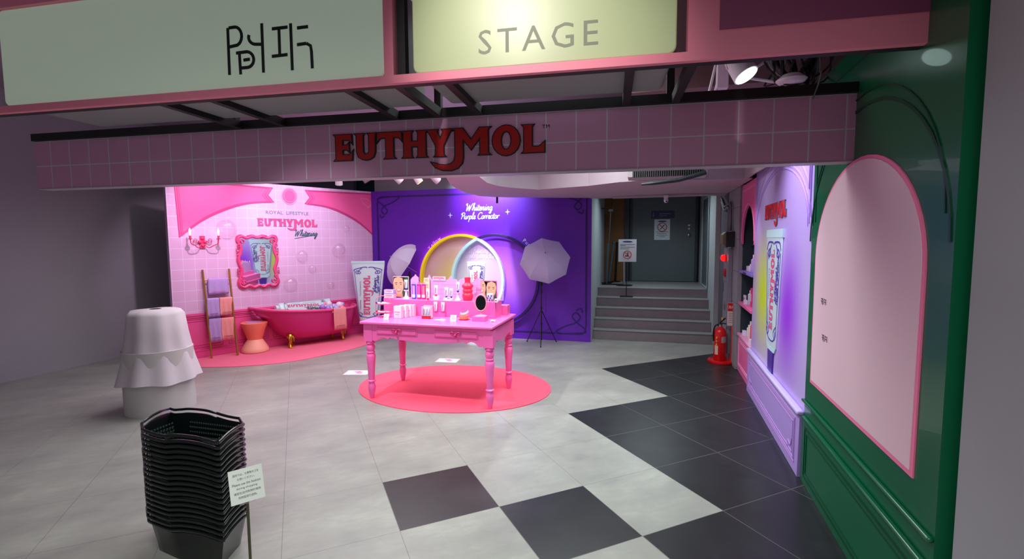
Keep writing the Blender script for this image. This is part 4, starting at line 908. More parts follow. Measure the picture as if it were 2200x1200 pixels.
# cup, die, clear stand
x = Yp(1053, 640, 4.745).x; t = thing('patterned_cup', 'white cup with violet pattern before the portrait of two people', 'cup', (x, 4.745, RT))
MB().lathe([(.030, 0), (.032, .004), (.035, .085), (.032, .085), (.028, .01)], n=24).build('cup_body', M_WH, t, smooth=40)
mb = MB()
for k in range(7): a = -2.4+.3*k; mb.sph((.0345*math.cos(a), .0345*math.sin(a), .02+.022*(k % 3)), (.008, .008, .010), 8, 6)
mb.build('cup_pattern', M_CAPP, t)
x = Yp(1067, 640, 4.73).x; o = thing('small_dotted_box', 'tiny white box with a dark dot beside the patterned cup', 'box', (x, 4.72, RT)); MB().box(-.016, .016, -.016, .016, 0, .036).build('box_body', M_WH, o, bevel=.002); MB().sph((0, -.016, .018), (.007, .002, .009), 8, 6).build('dot', M_ORNG, o)
x = Yp(1076, 640, 4.85).x; tag(MB().box(x-.03, x+.03, 4.85, 4.855, RT, RT+.13).build('acrylic_panel', M_CLR), 'clear acrylic panel at the right end of the riser', 'panel')
# floor stickers
for px, py, rz, lab in ((768, 800, .15, 'white floor sticker with pink border left of the round rug'), (962, 774, .0, 'white floor sticker with pink border behind the round rug')):
    p = Z(px, py); t = thing('floor_sticker', lab, 'sticker', (p.x, p.y, .0), rz+.1)
    MB().box(-.15, .15, -.105, .105, .0005, .002).build('sticker_base', M_PKC, t); MB().box(-.14, .14, -.095, .095, .002, .0025).build('sticker_face', M_WH, t)
    mb = MB()
    for k, q in ((0, .04), (1, 0), (2, -.04)): mb.box(-.06+.03*k, .02+.02*k, q, q+.02, .0025, .003)
    mb.tube([(.03+.03*math.cos(a), .03*math.sin(a), .003) for a in [2*PI*i/12 for i in range(12)]], .003, 4, True)
    mb.build('sticker_print', mat('sticker_pink', (236, 110, 170), .5), t)

# ================================================================== PHOTO UMBRELLAS
M_UMB = bpy.data.materials.new('umbrella_fabric'); M_UMB.use_nodes = True; nt = M_UMB.node_tree; b = nt.nodes['Principled BSDF']
b.inputs['Base Color'].default_value = (*lin((214, 206, 230)), 1); b.inputs['Roughness'].default_value = .7
tr = nt.nodes.new('ShaderNodeBsdfTranslucent'); tr.inputs[0].default_value = (*lin((220, 212, 236)), 1); ms = nt.nodes.new('ShaderNodeMixShader'); ms.inputs[0].default_value = .45
nt.links.new(b.outputs[0], ms.inputs[1]); nt.links.new(tr.outputs[0], ms.inputs[2]); nt.links.new(ms.outputs[0], nt.nodes['Material Output'].inputs[0])
M_BLK = mat('black_metal', (14, 14, 18), .45); M_RIB = mat('umbrella_rib', (170, 165, 180), .3, .8)
def umbrella(label, foot, hubz, cc, axis, rot, label2):
    st_ = thing('light_stand', label2, 'light stand', (foot.x, foot.y, 0), .4)
    MB().cyl((0, 0, .06), (0, 0, .55), .011, n=10).build('lower_tube', M_BLK, st_, smooth=True); MB().cyl((0, 0, .55), (0, 0, hubz-.02), .008, n=10).build('upper_tube', M_BLK, st_, smooth=True)
    for z in (.30, .55, .80): MB().lathe([(.016, 0), (.018, .01), (.016, .04)], (0, 0, z), 10).build('collar', M_BLK, st_)
    for k in range(3):
        a = 2*PI*k/3+.3; c, s_ = math.cos(a), math.sin(a)
        MB().tube([(.012*c, .012*s_, .52), (.27*c, .27*s_, .008)], .007, 6).tube([(.012*c, .012*s_, .16), (.15*c, .15*s_, .238)], .005, 6).sph((.27*c, .27*s_, .010), .011, 8, 6).build('tripod_leg', M_BLK, st_, smooth=60)
    MB().box(-.02, .02, -.02, .02, hubz-.05, hubz+.04).cyl((0, 0, hubz+.03), (0, 0, hubz+.06), .012).cyl((-.04, 0, hubz), (.02, 0, hubz), .007).build('swivel_head', M_BLK, st_, bevel=.003)
    um = thing('photo_umbrella', label, 'umbrella', cc); R = .39; h = .25
    ax = Vector(axis).normalized(); q = ax.to_track_quat('Z', 'Y'); um.rotation_euler = (q @ Matrix.Rotation(rot, 3, 'Z').to_quaternion()).to_euler()
    n = 8; sub = 6; rings = []; vs = []; fs = []
    lv = 8
    for j in range(lv+1):
        t_ = j/lv; rr_ = R*math.sin(t_*PI/2*.92)/math.sin(PI/2*.92); zz = h*(math.cos(t_*PI/2*.92)-math.cos(PI/2*.92))/(1-math.cos(PI/2*.92))
        for i in range(n*sub):
            a = 2*PI*i/(n*sub); u = (i % sub)/sub; k = math.cos(PI/n)/math.cos((u-.5)*2*PI/n); k = 1+(k-1)*.85-.02*math.sin(PI*u)*t_
            vs.append((rr_*k*math.cos(a), rr_*k*math.sin(a), zz*(1-.06*math.sin(PI*u)*t_)))
    for j in range(lv):
        for i in range(n*sub): i2 = (i+1) % (n*sub); fs.append((j*n*sub+i, j*n*sub+i2, (j+1)*n*sub+i2, (j+1)*n*sub+i))
    o = MB().add(vs, fs).build('canopy', M_UMB, um, smooth=25)
    for i in range(n):
        a = 2*PI*i/n; pts = []
        for j in range(lv+1):
            t_ = j/lv; rr_ = R*math.sin(t_*PI/2*.92)/math.sin(PI/2*.92); zz = h*(math.cos(t_*PI/2*.92)-math.cos(PI/2*.92))/(1-math.cos(PI/2*.92)); pts.append((rr_*math.cos(a)*.997, rr_*math.sin(a)*.997, zz-.004))
        MB().tube(pts, .0022, 5).build('rib', M_RIB, um, smooth=True)
    MB().cyl((0, 0, h+.03), (0, 0, -.26), .004, n=8).build('shaft', M_RIB, um, smooth=True); MB().lathe([(.008, 0), (.006, .02), (.002, .03)], (0, 0, h), 8).build('finial', M_RIB, um)
    return um
f1 = Z(1163, 738); hub1 = Yp(1166, 606, f1.y).z
c1 = Yp(1171, 560, f1.y-.10)
umbrella('open white photo umbrella right of the rings, facing the viewer', f1, hub1, tuple(c1), (.18, -.84, .50), .15, 'black tripod light stand before the right side of the purple wall')
f2 = Z(866, 721); hub2 = Yp(878, 590, f2.y).z
umbrella('open white photo umbrella left of the rings, seen side on', Vector((Yp(880, 600, f2.y).x, f2.y, 0)), hub2, tuple(Yp(868, 568, f2.y)), (-.66, -.52, .54), .1, 'black tripod light stand behind the pink table at the left of the rings')

# ================================================================== RIGHT SIDE PANELS
def rs_(px, py, off=0): return RIGHT.at(px, py, off)
RO = RIGHT.o; RP = RIGHT.phi
def right_root(name, label, cat): return thing(name, label, cat, tuple(RO), RP)
S1 = 2.014
# lilac panel, s 0..S1
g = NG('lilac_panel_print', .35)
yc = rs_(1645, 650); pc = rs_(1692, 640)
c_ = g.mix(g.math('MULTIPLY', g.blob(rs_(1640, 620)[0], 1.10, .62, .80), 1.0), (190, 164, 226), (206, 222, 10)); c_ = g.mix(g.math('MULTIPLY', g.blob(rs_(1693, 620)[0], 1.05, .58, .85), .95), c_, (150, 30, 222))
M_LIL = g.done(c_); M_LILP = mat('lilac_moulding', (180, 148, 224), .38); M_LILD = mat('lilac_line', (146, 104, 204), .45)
lp = right_root('lilac_display_panel', 'tall lilac wall panel with arch, red raised lettering and a printed toothpaste tube', 'panel')
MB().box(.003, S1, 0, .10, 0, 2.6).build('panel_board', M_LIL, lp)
wz = .47
MB().box(.003, S1-.01, -.030, 0, 0, .43).build('wainscot', M_LILP, lp, bevel=.004)
MB().box(.003, S1, -.048, 0, .43, .465).build('wainscot_cap', mat('lilac_cap', (196, 178, 234), .3), lp, bevel=.012)
mb = MB()
for k in (.05, .075, .11): mb.ribbon([(.03+k, .03+k*.8), (S1-.04-k, .03+k*.8), (S1-.04-k, .42-k*.7), (.03+k, .42-k*.7)], .010 if k < .1 else .006, -.030, .004, True)
for sx, x0 in ((1, .16), (-1, S1-.17)): mb.ribbon(cr([(x0, .20), (x0+sx*.03, .15), (x0+sx*.10, .16), (x0+sx*.09, .12), (x0+sx*.18, .12)], 4), .012, -.030, .004)
mb.build('wainscot_line', M_LILD, lp)
def arch_pts(cx, half, zb, zp, n=24, p=1.0): return [(cx-half*math.cos(PI*i/n), zb+(zp-zb)*math.sin(PI*i/n)**p) for i in range(n+1)]
cxp = S1*.50
mb = MB()
for hw, zb, zp, wd in ((.93, 1.72, 2.22, .016), (.965, 1.76, 2.30, .010), (.90, 1.70, 2.19, .007)): mb.ribbon(arch_pts(cxp, hw, zb, zp), wd, 0, .004)
mb.ribbon([(S1-.06, 1.78), (S1-.06, 2.55), (.06, 2.55), (.06, 1.78)], .012, 0, .008); mb.ribbon([(S1-.10, 1.95), (S1-.10, 2.51), (.10, 2.51), (.10, 1.95)], .008, 0, .008)
mb.build('arch_moulding', M_LILP, lp)
a, b = rs_(1646, 470), rs_(1690, 440)
ra = rs_(1646, 447)[0]; rb_ = rs_(1691, 447)[0]
M_REDL = mat('raised_red_letters', (226, 26, 40), .35); M_GREYL = mat('raised_letter_sides', (90, 84, 100), .5)
put_logo(lp, 'raised_logo', ra, rb_, 1.73, 1.925, 0, M_REDL, M_GREYL, .03, depth=.008)
# printed tube cut-out, reads upward
ta, tz = rs_(1652, 488)[0], 1.73; tb_ = rs_(1686, 488)[0]
tcx = (ta+tb_)/2; wt = (tb_-ta)/2
H0, H1 = rs_(1660, 742)[1], 1.70; HC = H0-.05; HL0, HL1 = rs_(1657, 706)[1], rs_(1667, 537)[1]
body = [(tcx-wt*.60, H0), (tcx+wt*.60, H0), (tcx+wt, H1), (tcx-wt, H1)]
tbp = MB().slab(body, 0, .012).build('printed_tube', M_TUBE, lp, bevel=.003)
MB().slab([(tcx-wt*1.02, H1-.07), (tcx+wt*1.02, H1-.07), (tcx+wt*1.04, H1), (tcx-wt*1.04, H1)], 0, .015).build('tube_crimp', M_TUBET, tbp)
MB().slab([(tcx-wt*.42, HC), (tcx+wt*.42, HC), (tcx+wt*.60, H0), (tcx-wt*.60, H0)], 0, .011).build('tube_shoulder', M_TUBET, tbp)
MB().slab([(tcx-wt*.28, .47), (tcx+wt*.28, .47), (tcx+wt*.34, HC), (tcx-wt*.34, HC)], 0, .014).build('tube_cap', M_CAPP, tbp)
put_logo(tbp, 'tube_logo', tcx-wt*.30, tcx+wt*.34, HL0, HL1, -.0125, M_LOGOP, M_LOGOE, .025, rot=1)
for w0, za_, zb_ in (('ORIGINAL', .86, 1.02), ('TOOTHPASTE', 1.08, 1.36)): t = text(w0); MB().add(t[0], t[1], fit(t, tcx-wt*.56, tcx-wt*.44, za_, zb_, -.0135, 1)).build('tube_text', M_SMALLT, tbp)
mb = script(MB(), "Whitening's", tcx+wt*.52, 1.08, .30, -.0135, .19, 1, xs=1); script(mb, 'Purple Corrector', tcx+wt*.70, 1.06, .38, -.0135, .19, 1, xs=1); mb.build('tube_script', M_ORN, tbp)
mb = MB()
for sx in (-1, 1):
    mb.ribbon([(tcx+sx*wt*.58, H0+.10), (tcx+sx*wt*.86, 1.50)], .014, -.012, .002)
    mb.ribbon(cr([(tcx+sx*wt*.88, 1.52), (tcx+sx*wt*.7, 1.585), (tcx+sx*wt*.2, 1.59), (tcx+sx*wt*.05, 1.575)], 5), .016, -.012, .002)
    mb.ribbon(cr([(tcx+sx*wt*.6, 1.44), (tcx+sx*wt*.74, 1.50), (tcx+sx*wt*.5, 1.53), (tcx+sx*wt*.42, 1.48), (tcx+sx*wt*.62, 1.47), (tcx+sx*wt*.3, 1.57)], 5), .016, -.012, .002)
    mb.ribbon(cr([(tcx+sx*wt*.56, H0+.10), (tcx+sx*wt*.3, H0+.05), (tcx, H0+.04)], 5), .012, -.012, .002)
    mb.ribbon(cr([(tcx+sx*wt*.54, H0+.18), (tcx+sx*wt*.3, H0+.12), (tcx+sx*wt*.5, H0+.07), (tcx+sx*wt*.5, H0+.14)], 5), .012, -.012, .002)
mb.build('tube_ornament', M_ORN, tbp)
# green panel
M_GRN = mat('dark_green_gloss', (0, 92, 58), .3, coat=.3); M_GRND = mat('deep_green_line', (0, 60, 40), .35)
gp = right_root('green_display_panel', 'dark green wall panel with a pink framed inset, nearest the viewer on the right', 'panel')
S2 = S1+1.60
MB().box(S1+.003, S2, -.004, .10, 0, 2.6).build('panel_board', M_GRN, gp)
gz1, gz2 = rs_(1733, 857)[1], rs_(1737, 897)[1]
MB().box(S1+.003, S2, -.014, -.004, 0, gz2-.02).build('wainscot', M_GRN, gp, bevel=.003)
MB().box(S1+.003, S2, -.026, -.004, gz1-.02, gz1).build('wainscot_cap', M_GRN, gp, bevel=.008); MB().box(S1+.04, S2, -.030, -.004, gz2-.02, gz2).build('wainscot_cap', M_GRN, gp, bevel=.008)
mb = MB(); mb.ribbon([(S1+.08, .06), (S2-.08, .06), (S2-.08, .38), (S1+.08, .38)], .012, -.014, .004, True); mb.ribbon([(S1+.12, .09), (S2-.12, .09), (S2-.12, .35), (S1+.12, .35)], .006, -.014, .004, True)
mb.build('wainscot_line', M_GRND, gp)
gi0 = rs_(1747, 840)[0]; cxg = gi0+.62
def insetp(k): return [(cxg+.66-k, .70+k), (cxg+.66-k, 1.5)] + [(cxg+(.66-k)*math.cos(PI*i/24), 1.5+(.66-k)*.78*math.sin(PI*i/24)) for i in range(1, 24)] + [(cxg-.66+k, 1.5), (cxg-.66+k, .70+k)]
MB().slab(insetp(-.0), -.004, .006).build('inset_border', mat('inset_pink', (240, 120, 165), .45), gp); MB().slab(insetp(.022), -.010, .003).build('inset_face', mat('inset_pale', (226, 190, 205), .45), gp)
mb = MB(); mb.ribbon(arch_pts(cxg, .80, 1.6, 2.26), .014, -.004, .004); mb.ribbon([(S1+.07, 1.72), (S1+.07, 2.5), (S2-.07, 2.5)], .010, -.004, .004); mb.ribbon(arch_pts(cxg, .76, 1.7, 2.32), .008, -.004, .004); mb.build('arch_moulding', M_GRND, gp)
mb = MB()
for s0, z0, n in ((rs_(1769, 647)[0], rs_(1769, 647)[1], 2), (rs_(1771, 725)[0], rs_(1771, 725)[1], 2)):
    for k in range(n):
        x = s0+.055*k
        for q in range(3):
            if (k*5+q*3) % 4: mb.box(x+.017*q, x+.017*q+.005, -.0145, -.013, z0-.018+.006*((k+q) % 2), z0+.022)
            if (k*3+q) % 3 or n == 6: mb.box(x+.002, x+.038, -.0145+.0002, -.013, z0-.014+.015*q, z0-.010+.015*q)
mb.build('fine_print', mat('dark_print', (60, 44, 60), .6), gp)
# pink shelf unit
SW = .885
M_SHP = mat('shelf_pink', (240, 110, 172), .4); M_DTEAL = mat('shelf_back_teal', (40, 56, 64), .6); M_SHL = mat('shelf_lilac', (150, 130, 226), .4)
su = right_root('shelf_unit', 'pink arched display shelf unit between the extinguisher and the lilac panel', 'shelf unit')
zc = .47; ztop = 2.24
MB().box(-SW, -.002, .004, .26, 0, zc-.03).build('base_cabinet', M_SHP, su, bevel=.003)
mb = MB()
for k in (.05, .075): mb.ribbon([(-SW+k, .03+k), (-.01-k, .03+k), (-.01-k, zc-.02-k), (-SW+k, zc-.02-k)], .008, .004, .005, True)
mb.ribbon(cr([(-.2, .12), (-.13, .11), (-.10, .16), (-.12, .2)], 4), .01, .004, .004); mb.build('cabinet_line', mat('shelf_pink_line', (250, 160, 205), .4), su)
MB().box(-SW-.004, -.002, -.012, .26, zc-.03, zc).build('counter', mat('shelf_pale', (240, 160, 205), .35), su, bevel=.004)
hw = (SW-.10)/2; cx = -SW/2; za = 1.60; apex = 2.00
ap = [(cx+hw*math.cos(PI*i/24), za+(apex-za)*math.sin(PI*i/24)) for i in range(25)]
Pface = [(-SW, za-.04), (-SW, ztop), (-.002, ztop), (-.002, za-.04), (-.05, za-.04), (-.05, za)] + ap[1:-1] + [(-SW+.05, za), (-SW+.05, za-.04)]
MB().slab(Pface, .022, .022).build('arched_face', M_SHP, su)
mb = MB().ribbon([(cx+(hw+.02)*math.cos(PI*i/24), za+(apex-za+.02)*math.sin(PI*i/24)) for i in range(25)], .01, 0, .005); mb.ribbon([(-SW+.04, 2.0), (-SW+.04, ztop-.05), (-.04, ztop-.05), (-.04, 2.0)], .008, 0, .004); mb.build('face_line', MT['shelf_pink_line'], su)
MB().box(-SW, -SW+.015, .022, .27, zc, ztop).build('side_board', M_DTEAL, su); MB().box(-.017, -.002, .022, .27, zc, ztop).build('side_board', M_DTEAL, su)
MB().box(-SW, -.002, .27, .285, zc, ztop).build('back_board', M_DTEAL, su); MB().box(-SW, -.002, .0, .285, ztop, ztop+.02).build('top_board', M_SHP, su)
z1 = rs_(1600, 583)[1]; z2 = rs_(1602, 657)[1]
sh = MB().box(-SW+.016, -.018, -.01, .268, z1-.03, z1).build('upper_shelf', M_SHL, su, bevel=.003); MB().box(-.60, -.38, -.0115, -.010, z1-.024, z1-.006).build('shelf_label', M_CAPP, sh)
MB().box(-SW+.016, -.018, -.01, .268, z2-.035, z2).build('middle_shelf', M_SHP, su, bevel=.003)
MB().box(-SW+.016, -.018, .10, .268, z1+.30, z1+.315).build('top_shelf', M_DTEAL, su)
def shp(s, off, z): P = RO + RIGHT.e*s + RIGHT.n*(-off); return (P.x, P.y, z)
sh_items = []
def bottle(label, s, off, z, r, h, m, capm, group):
    o = thing('cosmetic_bottle', label, 'bottle', shp(s, off, z), 0, group)
    MB().lathe([(r*.9, 0), (r, .004), (r, h*.72), (r*.5, h*.8), (r*.45, h*.82)], n=16).build('bottle_body', m, o, smooth=45); MB().lathe([(r*.5, h*.82), (r*.5, h), (r*.3, h)], n=12).build('bottle_cap', capm, o)
M_LB = mat('lilac_bottle', (196, 180, 246), .3); M_RB = mat('rose_bottle', (226, 90, 130), .3); M_WB = mat('white_bottle', (236, 230, 246), .3)
def sbox(label, s, off, z, w_, d_, h, m, group, lm=M_WH):
    o = thing('product_box', label, 'box', shp(s, off, z), RP, group); MB().box(0, w_, 0, d_, 0, h).build('carton', m, o, bevel=.001); MB().box(w_*.15, w_*.85, -.001, 0, h*.3, h*.7).build('front_label', lm, o)
G1, G2, G3 = 'products on the lilac shelf', 'products on the middle pink shelf', 'products on the lower counter'
bottle('tall lilac bottle in the middle of the upper lilac shelf', -.38, .07, z1, .034, .20, M_LB, M_WB, G1); bottle('short white bottle left of the tall lilac one on the upper shelf', -.52, .06, z1, .026, .09, M_WB, M_WB, G1)
sbox('large lilac box at the right of the upper lilac shelf', -.26, .05, z1, .16, .08, .16, mat('lilac_box', (170, 150, 236), .4), G1); sbox('small white carton at the left end of the upper shelf', -.70, .04, z1, .07, .04, .06, M_WB, G1)
bottle('white pump bottle at the left of the middle pink shelf', -.52, .07, z2, .032, .17, mat('pale_blue_bottle', (196, 214, 232), .3), M_WB, G2)
sbox('white tilted card box at the left end of the middle shelf', -.78, .03, z2, .09, .02, .09, M_WB, G2, M_GTX)
sbox('white low carton on the middle shelf before the pump bottle', -.62, .01, z2, .08, .03, .05, M_WB, G2, M_PKC)
sbox('magenta pouch on the middle shelf left of the rose one', -.38, .04, z2, .08, .04, .21, mat('hot_pink_pack', (236, 50, 130), .35), G2, M_PKC); sbox('rose gift pouch at the right end of the middle shelf', -.24, .04, z2, .09, .05, .24, mat('rose_pack', (244, 120, 160), .35), G2, mat('yellow_label', (246, 220, 120), .5))
for k, (s, r, h, m, lab) in enumerate(((-.62, .026, .14, M_WB, 'white bottle at the left end of the lower counter'), (-.50, .030, .20, mat('cream_bottle', (230, 216, 196), .35), 'tall cream bottle on the lower counter'), (-.38, .030, .23, M_RB, 'tall rose red bottle on the lower counter'), (-.26, .030, .18, MT['pale_blue_bottle'], 'pale blue bottle right of the rose red one on the lower counter'), (-.14, .034, .24, MT['cream_bottle'], 'cream bottle at the right end of the lower counter'))):
    bottle(lab, s, .08, zc, r, h, m, M_WB, G3)
sbox('small white box at the front of the lower counter', -.72, .02, zc, .06, .04, .06, M_WB, G3); sbox('low white box at the right front of the lower counter', -.22, .01, zc, .08, .04, .05, M_WB, G3)

# ================================================================== WALL SERVICES
def on_r(px, py, x): d_ = ray(px, py); return CP + d_*(x/d_.x)
XW = 1.10
M_PIPE = mat('grey_conduit', (112, 112, 120), .45)
yb, y0_ = 6.62, 7.55
def cond(label, y, dz):
    P = [(XW-.03, y0_+.2, 2.22+dz), (XW-.03, y0_, 2.12+dz), (XW-.03, y0_-.12, 2.08+dz), (XW-.03, y+.16, 2.10+dz), (XW-.03, y+.05, 2.08+dz), (XW-.03, y, 1.98+dz), (XW-.03, y, 1.73)]
    return tag(MB().tube(cr(P, 5), .017, 8).build('conduit_pipe', M_PIPE, None, smooth=60), label, 'pipe')
cond('grey conduit pipe bending down the block wall, nearer the shelf unit', 6.92, .0); cond('grey conduit pipe bending down the block wall, nearer the stairs', 7.02, -.05)
def wbox(name, label, cat, y0, y1, z0, z1, d, m, bev=.004):
    t = thing(name, label, cat, (XW, y0, z0), -PI/2); w_ = y1-y0
    MB().box(-w_, 0, -d, -.001, 0, z1-z0).build('housing', m, t, bevel=bev); return t
pe = on_r(1583, 512, XW-.07)
t = wbox('wall_bell_box', 'tan metal box with dark side under the conduit pipes on the block wall', 'electrical box', 6.74, 7.02, 1.52, 1.72, .10, mat('dark_box', (44, 44, 48), .5))
MB().prism([(-.10, 0), (-.10, .20), (-.14, .16), (-.14, .04)], -.27, -.02, lambda a, b, c: (c, a, b)).build('tan_cover', mat('tan_cover', (132, 124, 98), .5), t, bevel=.004)
al = wbox('fire_alarm_panel', 'grey fire hydrant cabinet with red lamp and red disc on the block wall', 'alarm panel', 6.86, 7.26, .10, 1.50, .05, mat('cabinet_grey', (142, 144, 156), .45))
MB().sph((-.22, -.075, 1.27), (.038, .045, .045), 16, 10).build('alarm_lamp', mat('red_lamp', (255, 20, 16), .3, em=3.5, emc=(255, 12, 10)), al, smooth=True)
MB().lathe([(.046, 0), (.05, .01), (.0, .014)], n=24).build('lamp_base', mat('alarm_red', (200, 20, 36), .4), al).matrix_local = Matrix.Translation((-.22, -.05, 1.27)) @ Matrix.Rotation(PI/2, 4, 'X')
o = MB().lathe([(.06, 0), (.06, .012), (.05, .018), (.0, .018)], n=28).build('red_disc', MT['alarm_red'], al); o.matrix_local = Matrix.Translation((-.22, -.05, 1.07)) @ Matrix.Rotation(PI/2, 4, 'X')
MB().ribbon([(-.385, .02), (-.015, .02), (-.015, .95), (-.385, .95)], .006, -.05, .002, True).build('door_seam', mat('seam_grey', (90, 92, 100), .5), al)
MB().box(-.37, -.345, -.058, -.05, .80, .93).build('door_handle', MT['seam_grey'], al)
t = text('消火栓'); MB().add(t[0], t[1], fit(t, -.29, -.13, .56, .66, -.0515)).build('lettering', mat('dark_lettering', (40, 40, 50), .6), al)
# extinguisher
ep = Z(1549, 777); M_RED = mat('extinguisher_red', (214, 14, 20), .3, coat=.4); M_CHR = mat('chrome', (190, 190, 190), .2, 1)
tr_ = thing('extinguisher_stand', 'round red floor tray with red pole and fire extinguisher sign', 'stand', (ep.x, ep.y, 0))
MB().lathe([(.165, 0), (.17, .01), (.165, .032), (.13, .038), (.125, .03), (.0, .03)], n=36).build('tray', M_RED, tr_, smooth=45)
MB().cyl((.12, -.05, .03), (.12, -.05, .62), .017, n=10).build('pole', M_RED, tr_, smooth=True)
sg = MB().box(.05, .165, -.066, -.060, .50, .80).build('sign_plate', mat('sign_white', (222, 196, 190), .5), tr_, bevel=.002); MB().box(.052, .163, -.068, -.066, .69, .798).build('sign_header', M_RED, sg)
t = text('消火器'); MB().add(t[0], t[1], fit(t, .06, .155, .725, .765, -.0685)).build('lettering', mat('sign_ivory', (250, 236, 224), .6), sg)
mb = MB()
for k in range(6): mb.box(.065, .15, -.0672, -.066, .66-.024*k, .666-.024*k)
mb.build('fine_print', M_GTX, sg)
ex = thing('fire_extinguisher', 'red fire extinguisher standing on its round red tray by the block wall', 'fire extinguisher', (ep.x-.02, ep.y, .031))
MB().lathe([(.070, 0), (.078, .008), (.078, .35), (.074, .385), (.055, .415), (.03, .435), (.022, .45)], n=32).build('cylinder', M_RED, ex, smooth=45)
MB().lathe([(.024, .445), (.026, .47), (.018, .475)], n=16).build('valve_neck', M_CHR, ex)
MB().tube([(-.01, 0, .47), (.0, 0, .50), (.03, -.01, .53), (.055, -.02, .56)], .010, 8).tube([(0, 0, .475), (.03, -.01, .49), (.065, -.02, .485)], .009, 8).build('lever_handle', M_BLK, ex, smooth=60)
MB().tube([(.02, 0, .53), (.02, -.005, .565)], .010, 8).build('safety_pin', mat('yellow_plastic', (244, 190, 20), .4), ex)
MB().tube(cr([(-.015, -.01, .465), (-.06, -.02, .46), (-.085, -.02, .38), (-.082, -.02, .25)], 5), .010, 8).build('hose', M_BLK, ex, smooth=60)
def curved_label(a0, a1, z0, z1, m, nm, r=.0785):
    n = 10; vs = [(r*math.cos(a0+(a1-a0)*i/n), r*math.sin(a0+(a1-a0)*i/n), z) for z in (z0, z1) for i in range(n+1)]
    MB().add(vs, [(i, i+1, n+2+i, n+1+i) for i in range(n)]).build(nm, m, ex)
curved_label(-1.5, -.4, .24, .32, mat('grey_label', (170, 150, 150), .5), 'grey_label'); curved_label(-2.6, -2.0, .08, .20, mat('cream_label', (226, 190, 170), .5), 'cream_label')
for k, (z, m) in enumerate(((.30, 'yellow_plastic'), (.255, 'grey_label'), (.21, 'yellow_plastic'))): MB().sph((.079*math.cos(-2.25), .079*math.sin(-2.25), z), (.010, .010, .019), 10, 8).build('round_label', MT[m], ex)

# ================================================================== STAIR LANDING
LZ = .785
dr = structure(thing('door_1', 'x', 'x', (0, 10.195, LZ))); del dr['label']; del dr['category']
M_DOOR = mat('dark_steel_door', (92, 104, 108), .45); M_DFR = mat('door_frame_grey', (54, 60, 66), .5)
dx0, dx1 = -.27, .93
MB().box(dx0, dx1, -.05, 0, .01, 1.90).build('door_leaf', M_DOOR, dr)
MB().box(dx0-.05, dx0, -.08, 0, 0, 1.91).box(dx1, dx1+.05, -.08, 0, 0, 1.91).build('door_frame', M_DFR, dr, bevel=.004)
hx = Yp(1480, 504, 10.1).x; hz = Yp(1480, 504, 10.1).z-LZ
mb = MB().sph((hx, -.085, hz), (.03, .02, .035), 14, 10)
mb.build('door_knob', M_CHR, dr, smooth=True)
for k, dz in enumerate((.10, .17)): MB().box(hx-.018, hx+.022, -.06, -.05, hz+dz, hz+dz+.035).build('lock', M_CHR, dr, bevel=.003)
def sign(name, label, px0, px1, py0, py1, y, m, thick=.006):
    a, b = Yp(px0, py0, y), Yp(px1, py1, y); t = thing(name, label, 'sign', (a.x, y, b.z)); w_, h = b.x-a.x, a.z-b.z
    MB().box(0, w_, 0, thick, 0, h).build('sign_board', m, t, bevel=.001); return t, w_, h
M_SIGN = mat('sign_paper', (214, 224, 232), .5); M_BLUE = mat('sign_blue', (44, 52, 120), .5); M_SRED = mat('sign_red', (206, 40, 54), .5); M_INK = mat('sign_ink', (40, 40, 48), .6)
t, w_, h = sign('room_plate', 'dark blue plate with small white marks on the dark door', 1399, 1449, 453, 468, 10.135, mat('plate_blue', (36, 48, 84), .4))
mb = MB().box(w_*.08, w_*.12, -.001, 0, h*.2, h*.8).box(w_*.35, w_*.85, -.001, 0, h*.55, h*.65).box(w_*.35, w_*.7, -.001, 0, h*.3, h*.38); mb.build('fine_print', mat('dim_white', (110, 130, 160), .5), t)
def nosign(t, w_, h, cz, r, walker=False, lines=()):
    MB().tube([(w_/2+r*math.cos(2*PI*i/32), -.001, h*cz+r*math.sin(2*PI*i/32)) for i in range(32)], r*.10, 6, True).tube([(w_/2-r*.68, -.001, h*cz+r*.68*(1 if not walker else 1)), (w_/2+r*.68, -.001, h*cz-r*.68)], r*.08, 6).build('prohibition_mark', M_SRED, t)
    mb = MB()
    if walker: mb.slab([(w_/2-r*.1, h*cz-r*.3), (w_/2+r*.35, h*cz-r*.3), (w_/2+r*.2, h*cz+r*.3), (w_/2, h*cz+r*.3)], 0, .001).sph((w_/2+r*.12, -.001, h*cz+r*.46), (r*.14, .001, r*.14), 10, 6).slab([(w_/2-r*.6, h*cz-r*.5), (w_/2+r*.5, h*cz-r*.5), (w_/2+r*.5, h*cz-r*.38), (w_/2-r*.6, h*cz-r*.2)], 0, .001)
    else: mb.slab([(w_/2-r*.55, h*cz-r*.5), (w_/2-r*.4, h*cz-r*.6), (w_/2+r*.6, h*cz+r*.5), (w_/2+r*.45, h*cz+r*.6)], 0, .0008)
    mb.build('pictogram', M_INK, t)
    q = MB()
    for a, b, z in lines: q.box(w_*a, w_*b, -.001, 0, h*z, h*z+h*.018)
    q.build('fine_print', M_INK, t)
    MB().slab([(w_*(.5+.28*math.cos(a)), h*.90+h*.035*math.sin(a)) for a in [2*PI*i/16 for i in range(16)]], 0, .0015).build('blue_badge', M_BLUE, t)
t, w_, h = sign('notice_sign', 'white prohibition notice with red circle fixed to the dark door', 1406, 1439, 471, 515, 10.13, M_SIGN); nosign(t, w_, h, .62, w_*.28, False, ((.1, .9, .38), (.2, .8, .30), (.15, .85, .22), (.3, .7, .15)))
bp_ = Z(1346, 638, .157*5)
bx, by = Yp(1346, 636, 8.66).x, 8.66
sgp = Z(1346, 636, .628)
